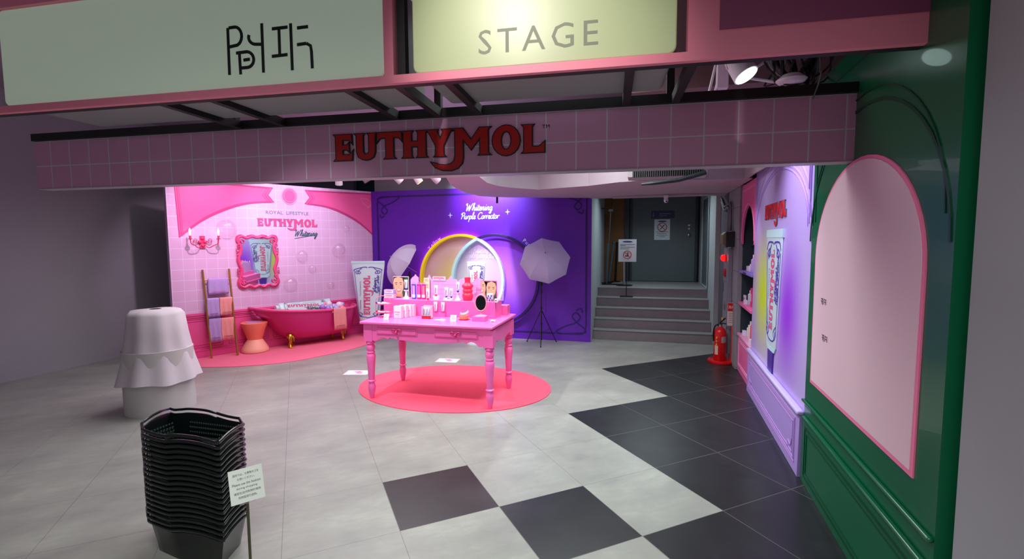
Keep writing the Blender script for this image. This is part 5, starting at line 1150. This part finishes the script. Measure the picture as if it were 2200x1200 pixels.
t, w_, h = sign('notice_stand', 'white no-entry notice on a thin black floor stand before the stairs landing', 1329, 1367, 514, 562, 8.62, M_SIGN); nosign(t, w_, h, .32, w_*.22, True, ((.1, .9, .76), (.1, .4, .71), (.1, .9, .64), (.1, .6, .57)))
zf = .628 - t.location.z
MB().cyl((w_*.47, .012, 0), (w_*.47, .012, zf+.01), .006, n=8).build('stand_pole', M_BLK, t); MB().box(w_*.47-.11, w_*.47+.11, -.05, .08, zf, zf+.012).build('stand_base', M_BLK, t)
M_BRN = mat('plywood_brown', (128, 84, 44), .6, noise=.15, nscale=4)
tag(MB().box(-.815, -.42, 10.10, 10.13, LZ, 2.65).build('plywood_board', M_BRN), 'brown plywood board leaning against the wall left of the dark door', 'board')
tag(MB().box(-.42, -.33, 10.06, 10.15, LZ, 2.65).build('dark_post', MT['door_frame_grey']), 'dark grey upright panel between plywood board and door', 'panel')
M_BELT = mat('belt_post_grey', (70, 92, 98), .4); 
def bpost(label, px, py, top, y, m, lean=0, r=.022, base=.10):
    p = Yp(px, py, y); q = Yp(px+lean, top, y); t = thing('barrier_post', label, 'barrier post', (p.x, y, LZ), 0, 'barrier posts stored on the landing')
    MB().cyl((0, 0, .02), (q.x-p.x, 0, q.z-LZ), r, n=12).build('post_tube', m, t, smooth=40); MB().lathe([(base, 0), (base, .012), (.03, .022)], n=24).build('post_base', M_BLK, t)
    MB().cyl((q.x-p.x, 0, q.z-LZ-.04), (q.x-p.x, 0, q.z-LZ), r*1.35, n=12).build('post_head', m if r > .02 else M_BLK, t)
bpost('leftmost grey barrier post leaning on the landing', 1303, 600, 522, 9.5, M_BELT, 3)
bpost('grey barrier post leaning right beside the leftmost one on the landing', 1308, 600, 518, 9.72, M_BELT, 11)
bpost('black barrier post before the plywood board', 1322, 600, 520, 9.9, M_BLK, 4)
bpost('chrome barrier post right behind the notice stand', 1341, 612, 520, 9.1, M_CHR, 0, .019, .15)
t = thing('garment_rail', 'thin chrome sign stand with crossbar at the left of the landing', 'stand', (-.70, 9.25, LZ)); M_CHD = mat('dull_chrome', (120, 124, 126), .35, .9)
MB().cyl((0, 0, .01), (.06, 0, 1.42), .010, n=10).build('stand_pole', M_CHD, t); MB().cyl((-.12, 0, 1.43), (.22, 0, 1.38), .008, n=8).cyl((.06, 0, 1.42), (.09, 0, 1.62), .006, n=8).cyl((-.1, .02, 1.64), (.09, 0, 1.62), .006, n=8).build('crossbar', M_BLK, t); MB().box(-.09, .30, -.10, .08, 0, .01).build('stand_base', M_BLK, t)
MB().box(.02, .10, -.02, .02, 1.37, 1.41).build('clamp', M_CHD, t)
wn = MB().box(-9.6, -8.7, -.01, 0, LZ+.02, 2.35).build('window_1', mat('dark_window', (84, 96, 104), .3)); place(wn, (1.02, 0, 0), -PI/2); structure(wn)
q = MB().ribbon([(-9.6, LZ+.02), (-8.7, LZ+.02), (-8.7, 2.35), (-9.6, 2.35)], .04, -.01, .012, True).build('window_frame', M_STW, wn)

# ================================================================== CEILING THINGS
cp_ = Z(1431, 424, 2.26); t = thing('dome_camera', 'small white camera hanging from the dropped ceiling above the stairs', 'camera', tuple(Yp(1431, 416, cp_.y-.4)))
t.location.z = 2.26
MB().box(-.03, .03, -.03, .03, -.05, 0).build('camera_bracket', M_PED, t, bevel=.005); MB().sph((0, -.01, -.075), (.032, .032, .035), 14, 10).build('camera_body', M_WH, t, smooth=True); MB().sph((0.005, -.03, -.09), .014, 10, 8).build('camera_lens', M_BLK, t, smooth=True)
p = Yp(1068, 428, 6.85); t = thing('mini_camera', 'tiny black camera hanging at the top of the purple wall', 'camera', tuple(p)); t.location.z = 2.26
MB().box(-.012, .012, -.012, .012, -.06, 0).build('camera_bracket', M_BLK, t); MB().sph((0, -.005, -.075), .018, 10, 8).build('camera_body', M_BLK, t, smooth=True)
# air conditioner on slab face
ac = thing('air_conditioner', 'white ceiling air conditioner with dark louvres and a loose black tape', 'air conditioner', tuple(Yp(1348, 390, 5.18)))
a0 = Yp(1348, 390, 5.18); a1 = Yp(1522, 352, 5.18)
w_ = (a1.x-a0.x); ac.location = (a0.x, 5.18, 2.262)
AZ = Yp(1430, 356, 5.18).z-2.262
MB().box(0, w_, .02, .30, .0-.0, AZ+.25).build('housing', mat('ac_white', (176, 164, 172), .5), ac, bevel=.004)
gz0 = Yp(1430, 378, 5.18).z-2.262
MB().box(.05, w_-.05, .012, .021, gz0, AZ+.2).build('grille_recess', mat('grille_dark', (24, 24, 26), .8), ac)
for k in range(32): x = .06+(w_-.12)*k/31; MB().box(x-.004, x+.004, .0, .014, gz0, AZ+.2).build('louvre', mat('louvre_grey', (84, 80, 84), .6), ac)
MB().tube([(.14, -.01, gz0-.075), (.25, -.015, gz0-.07), (.5, -.01, gz0-.045), (w_-.02, -.005, gz0+.02)], [.012, .020, .024, .026], 6).build('loose_tape', mat('grey_tape', (34, 40, 48), .5), ac)
# spotlights over the corner (hang from a track)
M_SPT = mat('spot_white', (214, 196, 210), .4)
TRZ = Yp(880, 370, 6.2).z+.30
def spotlamp(label, px, py, y, d, lit=None, s=1.0, group='white track spotlights above the pink corner'):
    p = Yp(px, py, y); t = thing('track_spotlight', label, 'spotlight', tuple(p), 0, group)
    ax = Vector(d).normalized(); a = -ax*.07*s; b = ax*.06*s
    MB().tube([tuple(a*1.05), tuple(a), tuple(ax*.0), tuple(b)], [.03*s, .042*s, .05*s, .052*s], 20).build('lamp_head', M_SPT, t, smooth=40)
    MB().cyl(tuple(b*1.0), tuple(b*1.03), .046*s, n=20).build('lamp_glass', lit or M_GREYL, t)
    ln = (TRZ if y < 7 else 3.4)-p.z
    MB().cyl((0, 0, .0), (0, 0, ln-.02), .010*s, n=8).build('lamp_arm', M_SPT, t)
    MB().box(-.05, .05, -.018, .018, ln-.03, ln).build('track_adapter', M_SPT, t); return t
spotlamp('leftmost white track spotlight above the pink wall top', 728, 388, 6.2, (-.2, .3, -.9))
spotlamp('white track spotlight left of the yellow-gelled one above the purple wall', 855, 384, 6.2, (.55, .5, -.65))
spotlamp('track spotlight with glowing yellow gel above the purple wall', 897, 384, 6.2, (.5, .3, -.8), mat('yellow_gel', (255, 220, 30), .4, em=2.2, emc=(255, 225, 60)))
spotlamp('white track spotlight right of the yellow-gelled one near the curved ceiling', 935, 383, 6.2, (.5, .6, -.6))
spotlamp('teal-lit spotlight in front of the dark teal glass', 785, 382, 7.6, (.4, .3, -.8), None, 1.3)
p = Yp(880, 370, 6.2); tag(MB().box(Yp(700, 370, 6.2).x, Yp(960, 370, 6.2).x, 6.18, 6.22, TRZ, TRZ+.035).cyl((Yp(730, 370, 6.2).x, 6.2, TRZ+.03), (Yp(730, 370, 6.2).x, 6.2, 3.40), .008, n=8).cyl((Yp(920, 370, 6.2).x, 6.2, TRZ+.03), (Yp(920, 370, 6.2).x, 6.2, 3.40), .008, n=8).build('light_track', M_SPT), 'white light track above the purple wall holding the spotlights', 'track')

# ================================================================== FASCIA, CANOPY FRAME, SIGNS
g = NG('fascia_tiles', .3)
gx = g.math('MAXIMUM', g.line(g.x, .1715, -.085, .007), g.line(g.z, .176, 2.172, .007))
M_FAS = g.done(g.mix(gx, g.mix(g.noise(5, 3), (202, 142, 180), (212, 152, 190)), (210, 200, 212)), g.math('SUBTRACT', 1.0, gx), .3)
fs = thing('tiled_fascia', 'mauve pink tiled fascia beam with big red lettering across the shop entrance', 'fascia', tuple(FASC.o), FASC.phi)
FL0, FL1 = -5.2, .14; FB, FT = 2.015, 2.35
MB().box(FL0, FL1, 0, .10, FB, FT).build('tiled_beam', M_FAS, fs)
MB().box(FL0, FL1, -.003, .10, FB-.006, FB).build('bottom_trim', mat('fascia_edge', (170, 160, 172), .4), fs)
a = FASC.at(722, 352); b = FASC.at(1170, 300); zz0 = FASC.at(965, 369)[1]; zz1 = FASC.at(1100, 271)[1]
M_FRED = mat('fascia_red', (176, 4, 6), .35); M_FBLK = mat('fascia_letter_edge', (10, 22, 18), .4)
put_logo(fs, 'raised_logo', a[0], b[0], zz0+.008, zz1, 0, M_FRED, M_FBLK, .035, depth=.010)
t = text('TM'); x_, z_ = FASC.at(1165, 276); x2 = FASC.at(1181, 267); MB().add(t[0], t[1], fit(t, x_, x2[0], z_, x2[1], -.002)).build('tm_lettering', M_FBLK, fs)
# canopy frame of black steel
M_STL = mat('black_steel', (26, 20, 26), .5); M_FRP = mat('frame_pink_sign', (244, 138, 164), .45)
cf = thing('steel_gantry', 'black steel ladder frame between the pink sign frame and the tiled fascia', 'frame', tuple(FASC.o), FASC.phi)
D = .655
CB = 2.352
MB().box(FL0, FL1, -.02, .03, CB, CB+.05).build('long_bar', M_STL, cf); MB().box(FL0, FL1+.6, -D+.01, -D+.05, CB-.012, CB+.03).build('long_bar', M_STL, cf)
for px, py in ((520, 280), (612, 268), (855, 252), (945, 247), (1032, 241), (1345, 226), (1450, 218)):
    s_ = FASC.at(px, py)[0]; MB().box(s_-.02, s_+.02, -D+.03, -.0, CB-.002, CB+.045).build('cross_bar', M_STL, cf)
for px in (500, 940, 1440):
    s_ = FASC.at(px, 240)[0]; MB().box(s_-.02, s_+.02, .0, .04, CB+.05, CB+.75).build('hanger', M_STL, cf)
# pink frame and light boxes
SW_ = Wall(*(FASC.o + FASC.n*(D+.0))[:2], FASC.phi)
sf = thing('sign_gantry', 'pink metal frame holding the two pale shop signs above the entrance', 'frame', tuple(SW_.o), SW_.phi)
fb0 = SW_.at(1100, 170); zb = SW_.at(1345, 145)[1]-.004
zb = (SW_.at(600, 200)[1]+SW_.at(1700, 118)[1])/2
ztp = (SW_.at(700, 193)[1]+.0)
zin = (SW_.at(600, 178)[1]+SW_.at(1200, 143)[1])/2
x0_ = SW_.at(829, 130)[0]; x1_ = SW_.at(849, 130)[0]; x2_ = SW_.at(1476, 100)[0]
ZT = zin+.52
mb = MB().box(-4.6, .8, -.02, .03, zb, zin); mb.build('bottom_rail', M_FRP, sf)
MB().box(-4.6, .8, -.02, .03, ZT, ZT+.06).build('top_rail', M_FRP, sf)
MB().box(x0_, x1_, -.02, .03, zin, ZT).build('mullion', M_FRP, sf); MB().box(x2_, x2_+1.0, -.02, .03, zin, ZT).build('side_panel', M_FRP, sf)
MB().box(x1_+.012, x1_+.05, .0, .04, zin, ZT).build('black_post', M_STL, sf)
MB().box(x2_+.12, x2_+.9, -.026, -.021, zin+.075, ZT-.05).build('mauve_side_plate', mat('side_sign_mauve', (150, 70, 110), .5), sf)
def lightbox(label, xa, xb, base, em, r=.035):
    t = thing('sign_lightbox', label, 'sign', tuple(SW_.o), SW_.phi); P = []
    z0, z1 = zin+.003, ZT-.003
    for cx, cz, a0 in ((xb-r, z0+r, -90), (xb-r, z1-r, 0), (xa+r, z1-r, 90), (xa+r, z0+r, 180)): P += arc(cx, cz, r, r, a0, a0+90, 6)
    MB().slab(P, .012, .016).build('sign_face', mat(base[0], base[1], .35, em=em, emc=base[2]), t, bevel=.006)
    MB().prism(P, 0, .50, lambda a, b, c: (a, .0125+c, b)).build('sign_case', mat('case_grey', (150, 146, 152), .5), t, bevel=.02); return t
lb1 = lightbox('pale green-grey lightbox sign with black line characters at the upper left', x0_-2.3, x0_-.004, ('left_sign_face', (176, 190, 174), (190, 205, 185)), .24)
xs0 = SW_.at(888, 130)[0]; xs1 = SW_.at(1448, 90)[0]
lb2 = lightbox('pale yellow-green lightbox sign with thin grey capital letters above the entrance', xs0, xs1+.01, ('right_sign_face', (168, 178, 138), (222, 236, 180)), .14)
def P2(px, py): q = SW_.at(px, py, .006); return q
def strk(par, strokes, wd, m, nm):
    mb = MB()
    for st_ in strokes: mb.ribbon([P2(*p) for p in st_], wd, -.0045, .002)
    mb.build(nm, m, par)
def arcp(cx, cy, rx, ry, a0, a1, n=10): return [(cx+rx*math.cos(math.radians(a0+(a1-a0)*i/n)), cy+ry*math.sin(math.radians(a0+(a1-a0)*i/n))) for i in range(n+1)]
Wd = .0150
strk(lb1, [[(489, 60), (493, 161)], [(491, 60), (505, 58)]+arcp(505, 78, 14, 20, -90, 90)+[(492, 101)], [(507, 114), (530, 111)]+arcp(530, 128, 15, 17, -90, 80)+[(518, 146)], [(514, 113), (517, 160)], [(523, 129), (537, 127)],
    [(562, 50), (566, 156)], [(564, 95)]+arcp(549, 80, 15, 15, 90, 200)], Wd, M_FBLK, 'left_characters')
strk(lb1, [[(599, 60), (601, 120)], [(584, 121), (618, 117)], [(584, 62), (618, 58)], [(624, 50), (628, 151)], [(638, 96), (658, 93)], [(658, 93), (667, 98), (669, 110), (671, 147)], [(638, 60), (662, 57)]], Wd, M_FBLK, 'right_characters')
t = text('STAGE', spacing=1.25); q0 = P2(1028, 118); q1 = P2(1285, 98)
zz = P2(1060, 115)[1]
MB().add(t[0], t[1], fit(t, q0[0], q1[0], zz, zz+.105, -.0045)).build('lettering', mat('grey_letters', (126, 132, 112), .5), lb2)
# spotlight and cables above the canopy
t = thing('canopy_spotlight', 'large white cylinder spotlight above the black frame at the upper right', 'spotlight', tuple(FASC.o+Vector((0, 0, 0))))
q = Yp(1592, 146, 3.25); t.location = q; ax = Vector((.42, -.25, -.80)).normalized()
MB().tube([tuple(-ax*.16), tuple(-ax*.15), tuple(ax*.0), tuple(ax*.06)], [.03, .055, .068, .072], 24).build('lamp_head', M_SPT, t, smooth=40); MB().cyl(tuple(ax*.06), tuple(ax*.065), .064, n=24).build('lamp_glass', mat('lamp_glow', (235, 255, 250), .4, em=3, emc=(220, 255, 245)), t)
MB().cyl((-.05, 0, .0), (-.10, .02, .5), .010, n=8).cyl((-.075, 0, .0), (-.13, .02, .5), .008, n=8).build('lamp_arm', M_SPT, t)
q = Yp(1552, 160, 3.4); t = thing('lamp_ballast', 'small white ballast box under slanting rails at the upper right', 'electrical box', tuple(q))
MB().box(-.035, .035, -.03, .03, -.09, .06).build('housing', M_SPT, t, bevel=.006); MB().cyl((-.04, 0, -.12), (.10, .0, .55), .012, n=8).cyl((-.08, 0, -.12), (.06, .0, .55), .008, n=8).build('slanting_rail', M_SPT, t)
q = Yp(1700, 150, 3.35)
t = thing('cable_bundle', 'tangle of black and grey cables hanging above the frame at the upper right', 'cables', tuple(q)); random.seed(11)
for k in range(16):
    a = random.uniform(-.14, .0); P = [(a, random.uniform(-.05, .05), .35), (a+random.uniform(-.06, .1), random.uniform(-.05, .05), .05), (a+random.uniform(0, .16), random.uniform(-.05, .05), random.uniform(-.12, -.04)), (a+random.uniform(.1, .3), random.uniform(-.05, .05), random.uniform(-.06, .04)), (a+random.uniform(.2, .4), 0, .35)]
    MB().tube(cr(P, 6), .006 if k % 3 else .010, 6).build('cable', [M_BLK, M_GREYP, M_STL][k % 3], t, smooth=60)
MB().cyl((-.26, 0, -.02), (.25, 0, -.15), .009, n=8).cyl((-.27, 0, -.02), (-.0, 0, .16), .008, n=8).build('support_rod', M_SPT, t)
q = Yp(1700, 172, 3.30); t = thing('ceiling_disc', 'round pale ceiling fitting below the cable tangle', 'fitting', tuple(q)); MB().lathe([(.0, -.02), (.07, -.015), (.085, 0), (.05, .03), (.02, .035)], n=24).build('disc_body', M_SPT, t, smooth=50)
q0 = FASC.at(1755, 182); tag(MB().tube(cr([tuple(FASC.o+FASC.e*(q0[0]+.01)+Vector((0, -.03, 2.46))), tuple(FASC.o+FASC.e*(q0[0])+Vector((0, -.035, 2.41))), tuple(FASC.o+FASC.e*(q0[0]-.02)+Vector((0, -.012, 2.33)))], 5), .004, 6).build('thin_grey_cable', M_PIPE, None, smooth=True), 'thin grey cable dropping over the black bar at the right end of the fascia', 'cable')
structure(MB().box(-.15, 1.5, 3.95, 4.25, 2.75, 3.4).build('trim_4', mat('brown_duct', (112, 84, 84), .8)))

# ================================================================== BASKETS, SIGN, CLOTH
M_BSK = mat('black_plastic', (12, 20, 20), .22); M_BSK.node_tree.nodes['Principled BSDF'].inputs['Coat Weight'].default_value = .2
def outline(hx_, hy_, ch): return [(hx_, -hy_+ch), (hx_, hy_-ch), (hx_-ch*1.3, hy_), (-hx_+ch*1.3, hy_), (-hx_, hy_-ch), (-hx_, -hy_+ch), (-hx_+ch*1.3, -hy_), (hx_-ch*1.3, -hy_)]
def wavy(P, zf, k=5):
    Q = []
    n = len(P)
    for i in range(n):
        a, b = Vector(P[i]), Vector(P[(i+1) % n])
        for j in range(k): q = a.lerp(b, j/k); Q.append((q.x, q.y, zf(q.x, q.y)))
    return Q
ZB = .66
RW = [Z(px, py, ZB) for px, py in ((466, 887), (514, 898), (523, 911), (471, 949), (450, 946))]
BC = Vector((RW[2].x-.27, (RW[0].y+RW[4].y)/2-.005, 0)); BPTS = [(p.x-BC.x, p.y-BC.y) for p in RW]; BPTS = BPTS + [(-a, -b) for a, b in BPTS]
HX, HY = .27, .15
rim = []
for i in range(10):
    a, b = Vector(BPTS[i]), Vector(BPTS[(i+1) % 10]); long_ = (b-a).length > .2
    for j in range(10 if long_ else 4):
        t_ = j/(10 if long_ else 4); q = a.lerp(b, t_); dz = (.012*math.sin(PI*min(1, max(0, (t_-.08)/.84)))**.5 if long_ else -.004*math.sin(PI*t_)); rim.append((q.x, q.y, dz))
bs = thing('shopping_basket', 'black plastic shopping basket, topmost of the tall stack at the lower left', 'basket', (0, 0, 0), 0, 'stacked black shopping baskets')
hb_ = .20
low = [(x*.80, y*.80, -hb_) for x, y, z in rim]; mid = [(x*.95, y*.94, z-.02) for x, y, z in rim]; n = len(rim)
mb = MB().loft([mid, [(x*.86, y*.85, -.12) for x, y, z in rim], low], False)
wallmb = mb
MB().add(low, [tuple(range(n))]).build('basket_floor', M_BSK, bs)
MB().tube(rim, .0072, 8, True).build('rim', M_BSK, bs, smooth=True)
mb = MB().loft([[(x*1.02, y*1.02, z) for x, y, z in rim], [(x*1.015, y*1.015, z-.009) for x, y, z in rim]], False); mb.build('rim_lip', M_BSK, bs, smooth=50)
mb = wallmb; mb.mat(1)
for sy in (-1, 1):
    for zz in (-.05, -.075):
        for k in range(20): x = -.15+.0155*k; yy = sy*(HY*.82*(1+zz*.9)-.004); mb.box(x, x+.008, yy-.001, yy+.001, zz, zz+.008)
for sx in (-1, 1):
    for zz in (-.045, -.065, -.085):
        for k in range(9): y = -.075+.0165*k; xx = sx*(HX*.84*(1+zz*.75)-.004); mb.box(xx-.001, xx+.001, y, y+.009, zz, zz+.008)
mb.build('basket_wall', [M_BSK, mat('perforation_grey', (60, 74, 72), .5)], bs, smooth=50)
NB = 19; pitch = .0272; ztop_ = ZB
bx_, by_ = BC.x, BC.y; brz = 0
bs.location = (bx_, by_, ztop_); bs.rotation_euler = (0, 0, brz)
ords = ['second', 'third', 'fourth', 'fifth', 'sixth', 'seventh', 'eighth', 'ninth', 'tenth', 'eleventh', 'twelfth', 'thirteenth', 'fourteenth', 'fifteenth', 'sixteenth', 'seventeenth', 'eighteenth', 'lowest']
for k in range(1, NB):
    c = copy_tree(bs); c.location = (bx_+.001*math.sin(k*2.1), by_+.001*math.cos(k*1.7), ztop_-pitch*k); c.rotation_euler = (0, 0, brz+.004*math.sin(k*3))
    c['label'] = f'black plastic shopping basket, {ords[k-1]} from the top of the stack' if k < NB-1 else 'black plastic shopping basket at the bottom of the stack'
# sign
q = Yp(530, 1040, 1.60); cs = thing('basket_sign', 'small white notice card on a metal stand in front of the basket stack', 'sign', (q.x, 1.60, 0), math.radians(50))
face = [Yp(px, py, 1.60) for px, py in ((498, 1021), (555, 995), (563, 1062), (508, 1088))]
hz = q.z; W2, H2 = .128, .138
cd = MB().box(-W2/2, W2/2, -.001, .001, -H2/2, H2/2).build('card_face', mat('notice_white', (226, 232, 226), .5), cs); cd.location = (0, 0, hz)
CT = Matrix.Translation((0, 0, hz)) @ Matrix.Rotation(math.radians(-2), 4, 'Y') @ Matrix.Rotation(math.radians(-20), 4, 'X'); cd.matrix_local = CT
t0 = ['店内では、お買物カゴを', 'お使いください。', 'Please use the baskets', 'during shopping', '请您在店内购物时使用', '购物篮进行选购。']
mb = MB()
for k, l in enumerate(t0):
    t = text(l); wd_ = (.098, .066, .106, .078, .10, .07)[k]; zz = .046-.018*k-(.002 if k > 1 else 0)
    mb.add(t[0], t[1], fit(t, -wd_/2, wd_/2, zz-.0045, zz+.0055, -.0014))
o = mb.build('notice_lettering', M_INK, cs); o.matrix_local = CT
mb = MB().cyl((.0, .006, 0), (.0, .006, hz-H2*.4), .006, n=10); mb.build('stand_post', mat('olive_metal', (96, 96, 76), .35, .8), cs)
MB().box(-.03, .03, -.004, .008, -.02, .012).build('card_clip', M_CLR, cs).location = (0, 0, hz-H2*.45)
MB().box(-.10, .10, -.08, .10, 0, .006).build('stand_base', M_CLR, cs)
# white cloth at left edge
q = Z(434, 885); tw = thing('draped_cloth', 'white cloth draped over a small stand at the left edge', 'cloth', (q.x-.50, q.y, 0))
rings = []
for k, (r, z) in enumerate(((.05, .98), (.20, .97), (.23, .93), (.25, .75), (.29, .50), (.34, .30))):
    rings.append([(r*(1+.05*k/5*math.sin(9*a))*math.cos(a), r*(1+.05*k/5*math.sin(9*a))*math.sin(a), z+.01*math.sin(4*a)*k/5) for a in [2*PI*i/60 for i in range(60)]])
MB().loft(rings, False).build('drape', mat('white_cloth', (206, 196, 204), .8), tw, smooth=60)
MB().lathe([(.29, 0), (.29, .60), (.0, .60)], n=32).build('stand_drum', mat('pale_drum', (196, 190, 190), .6), tw, smooth=45)
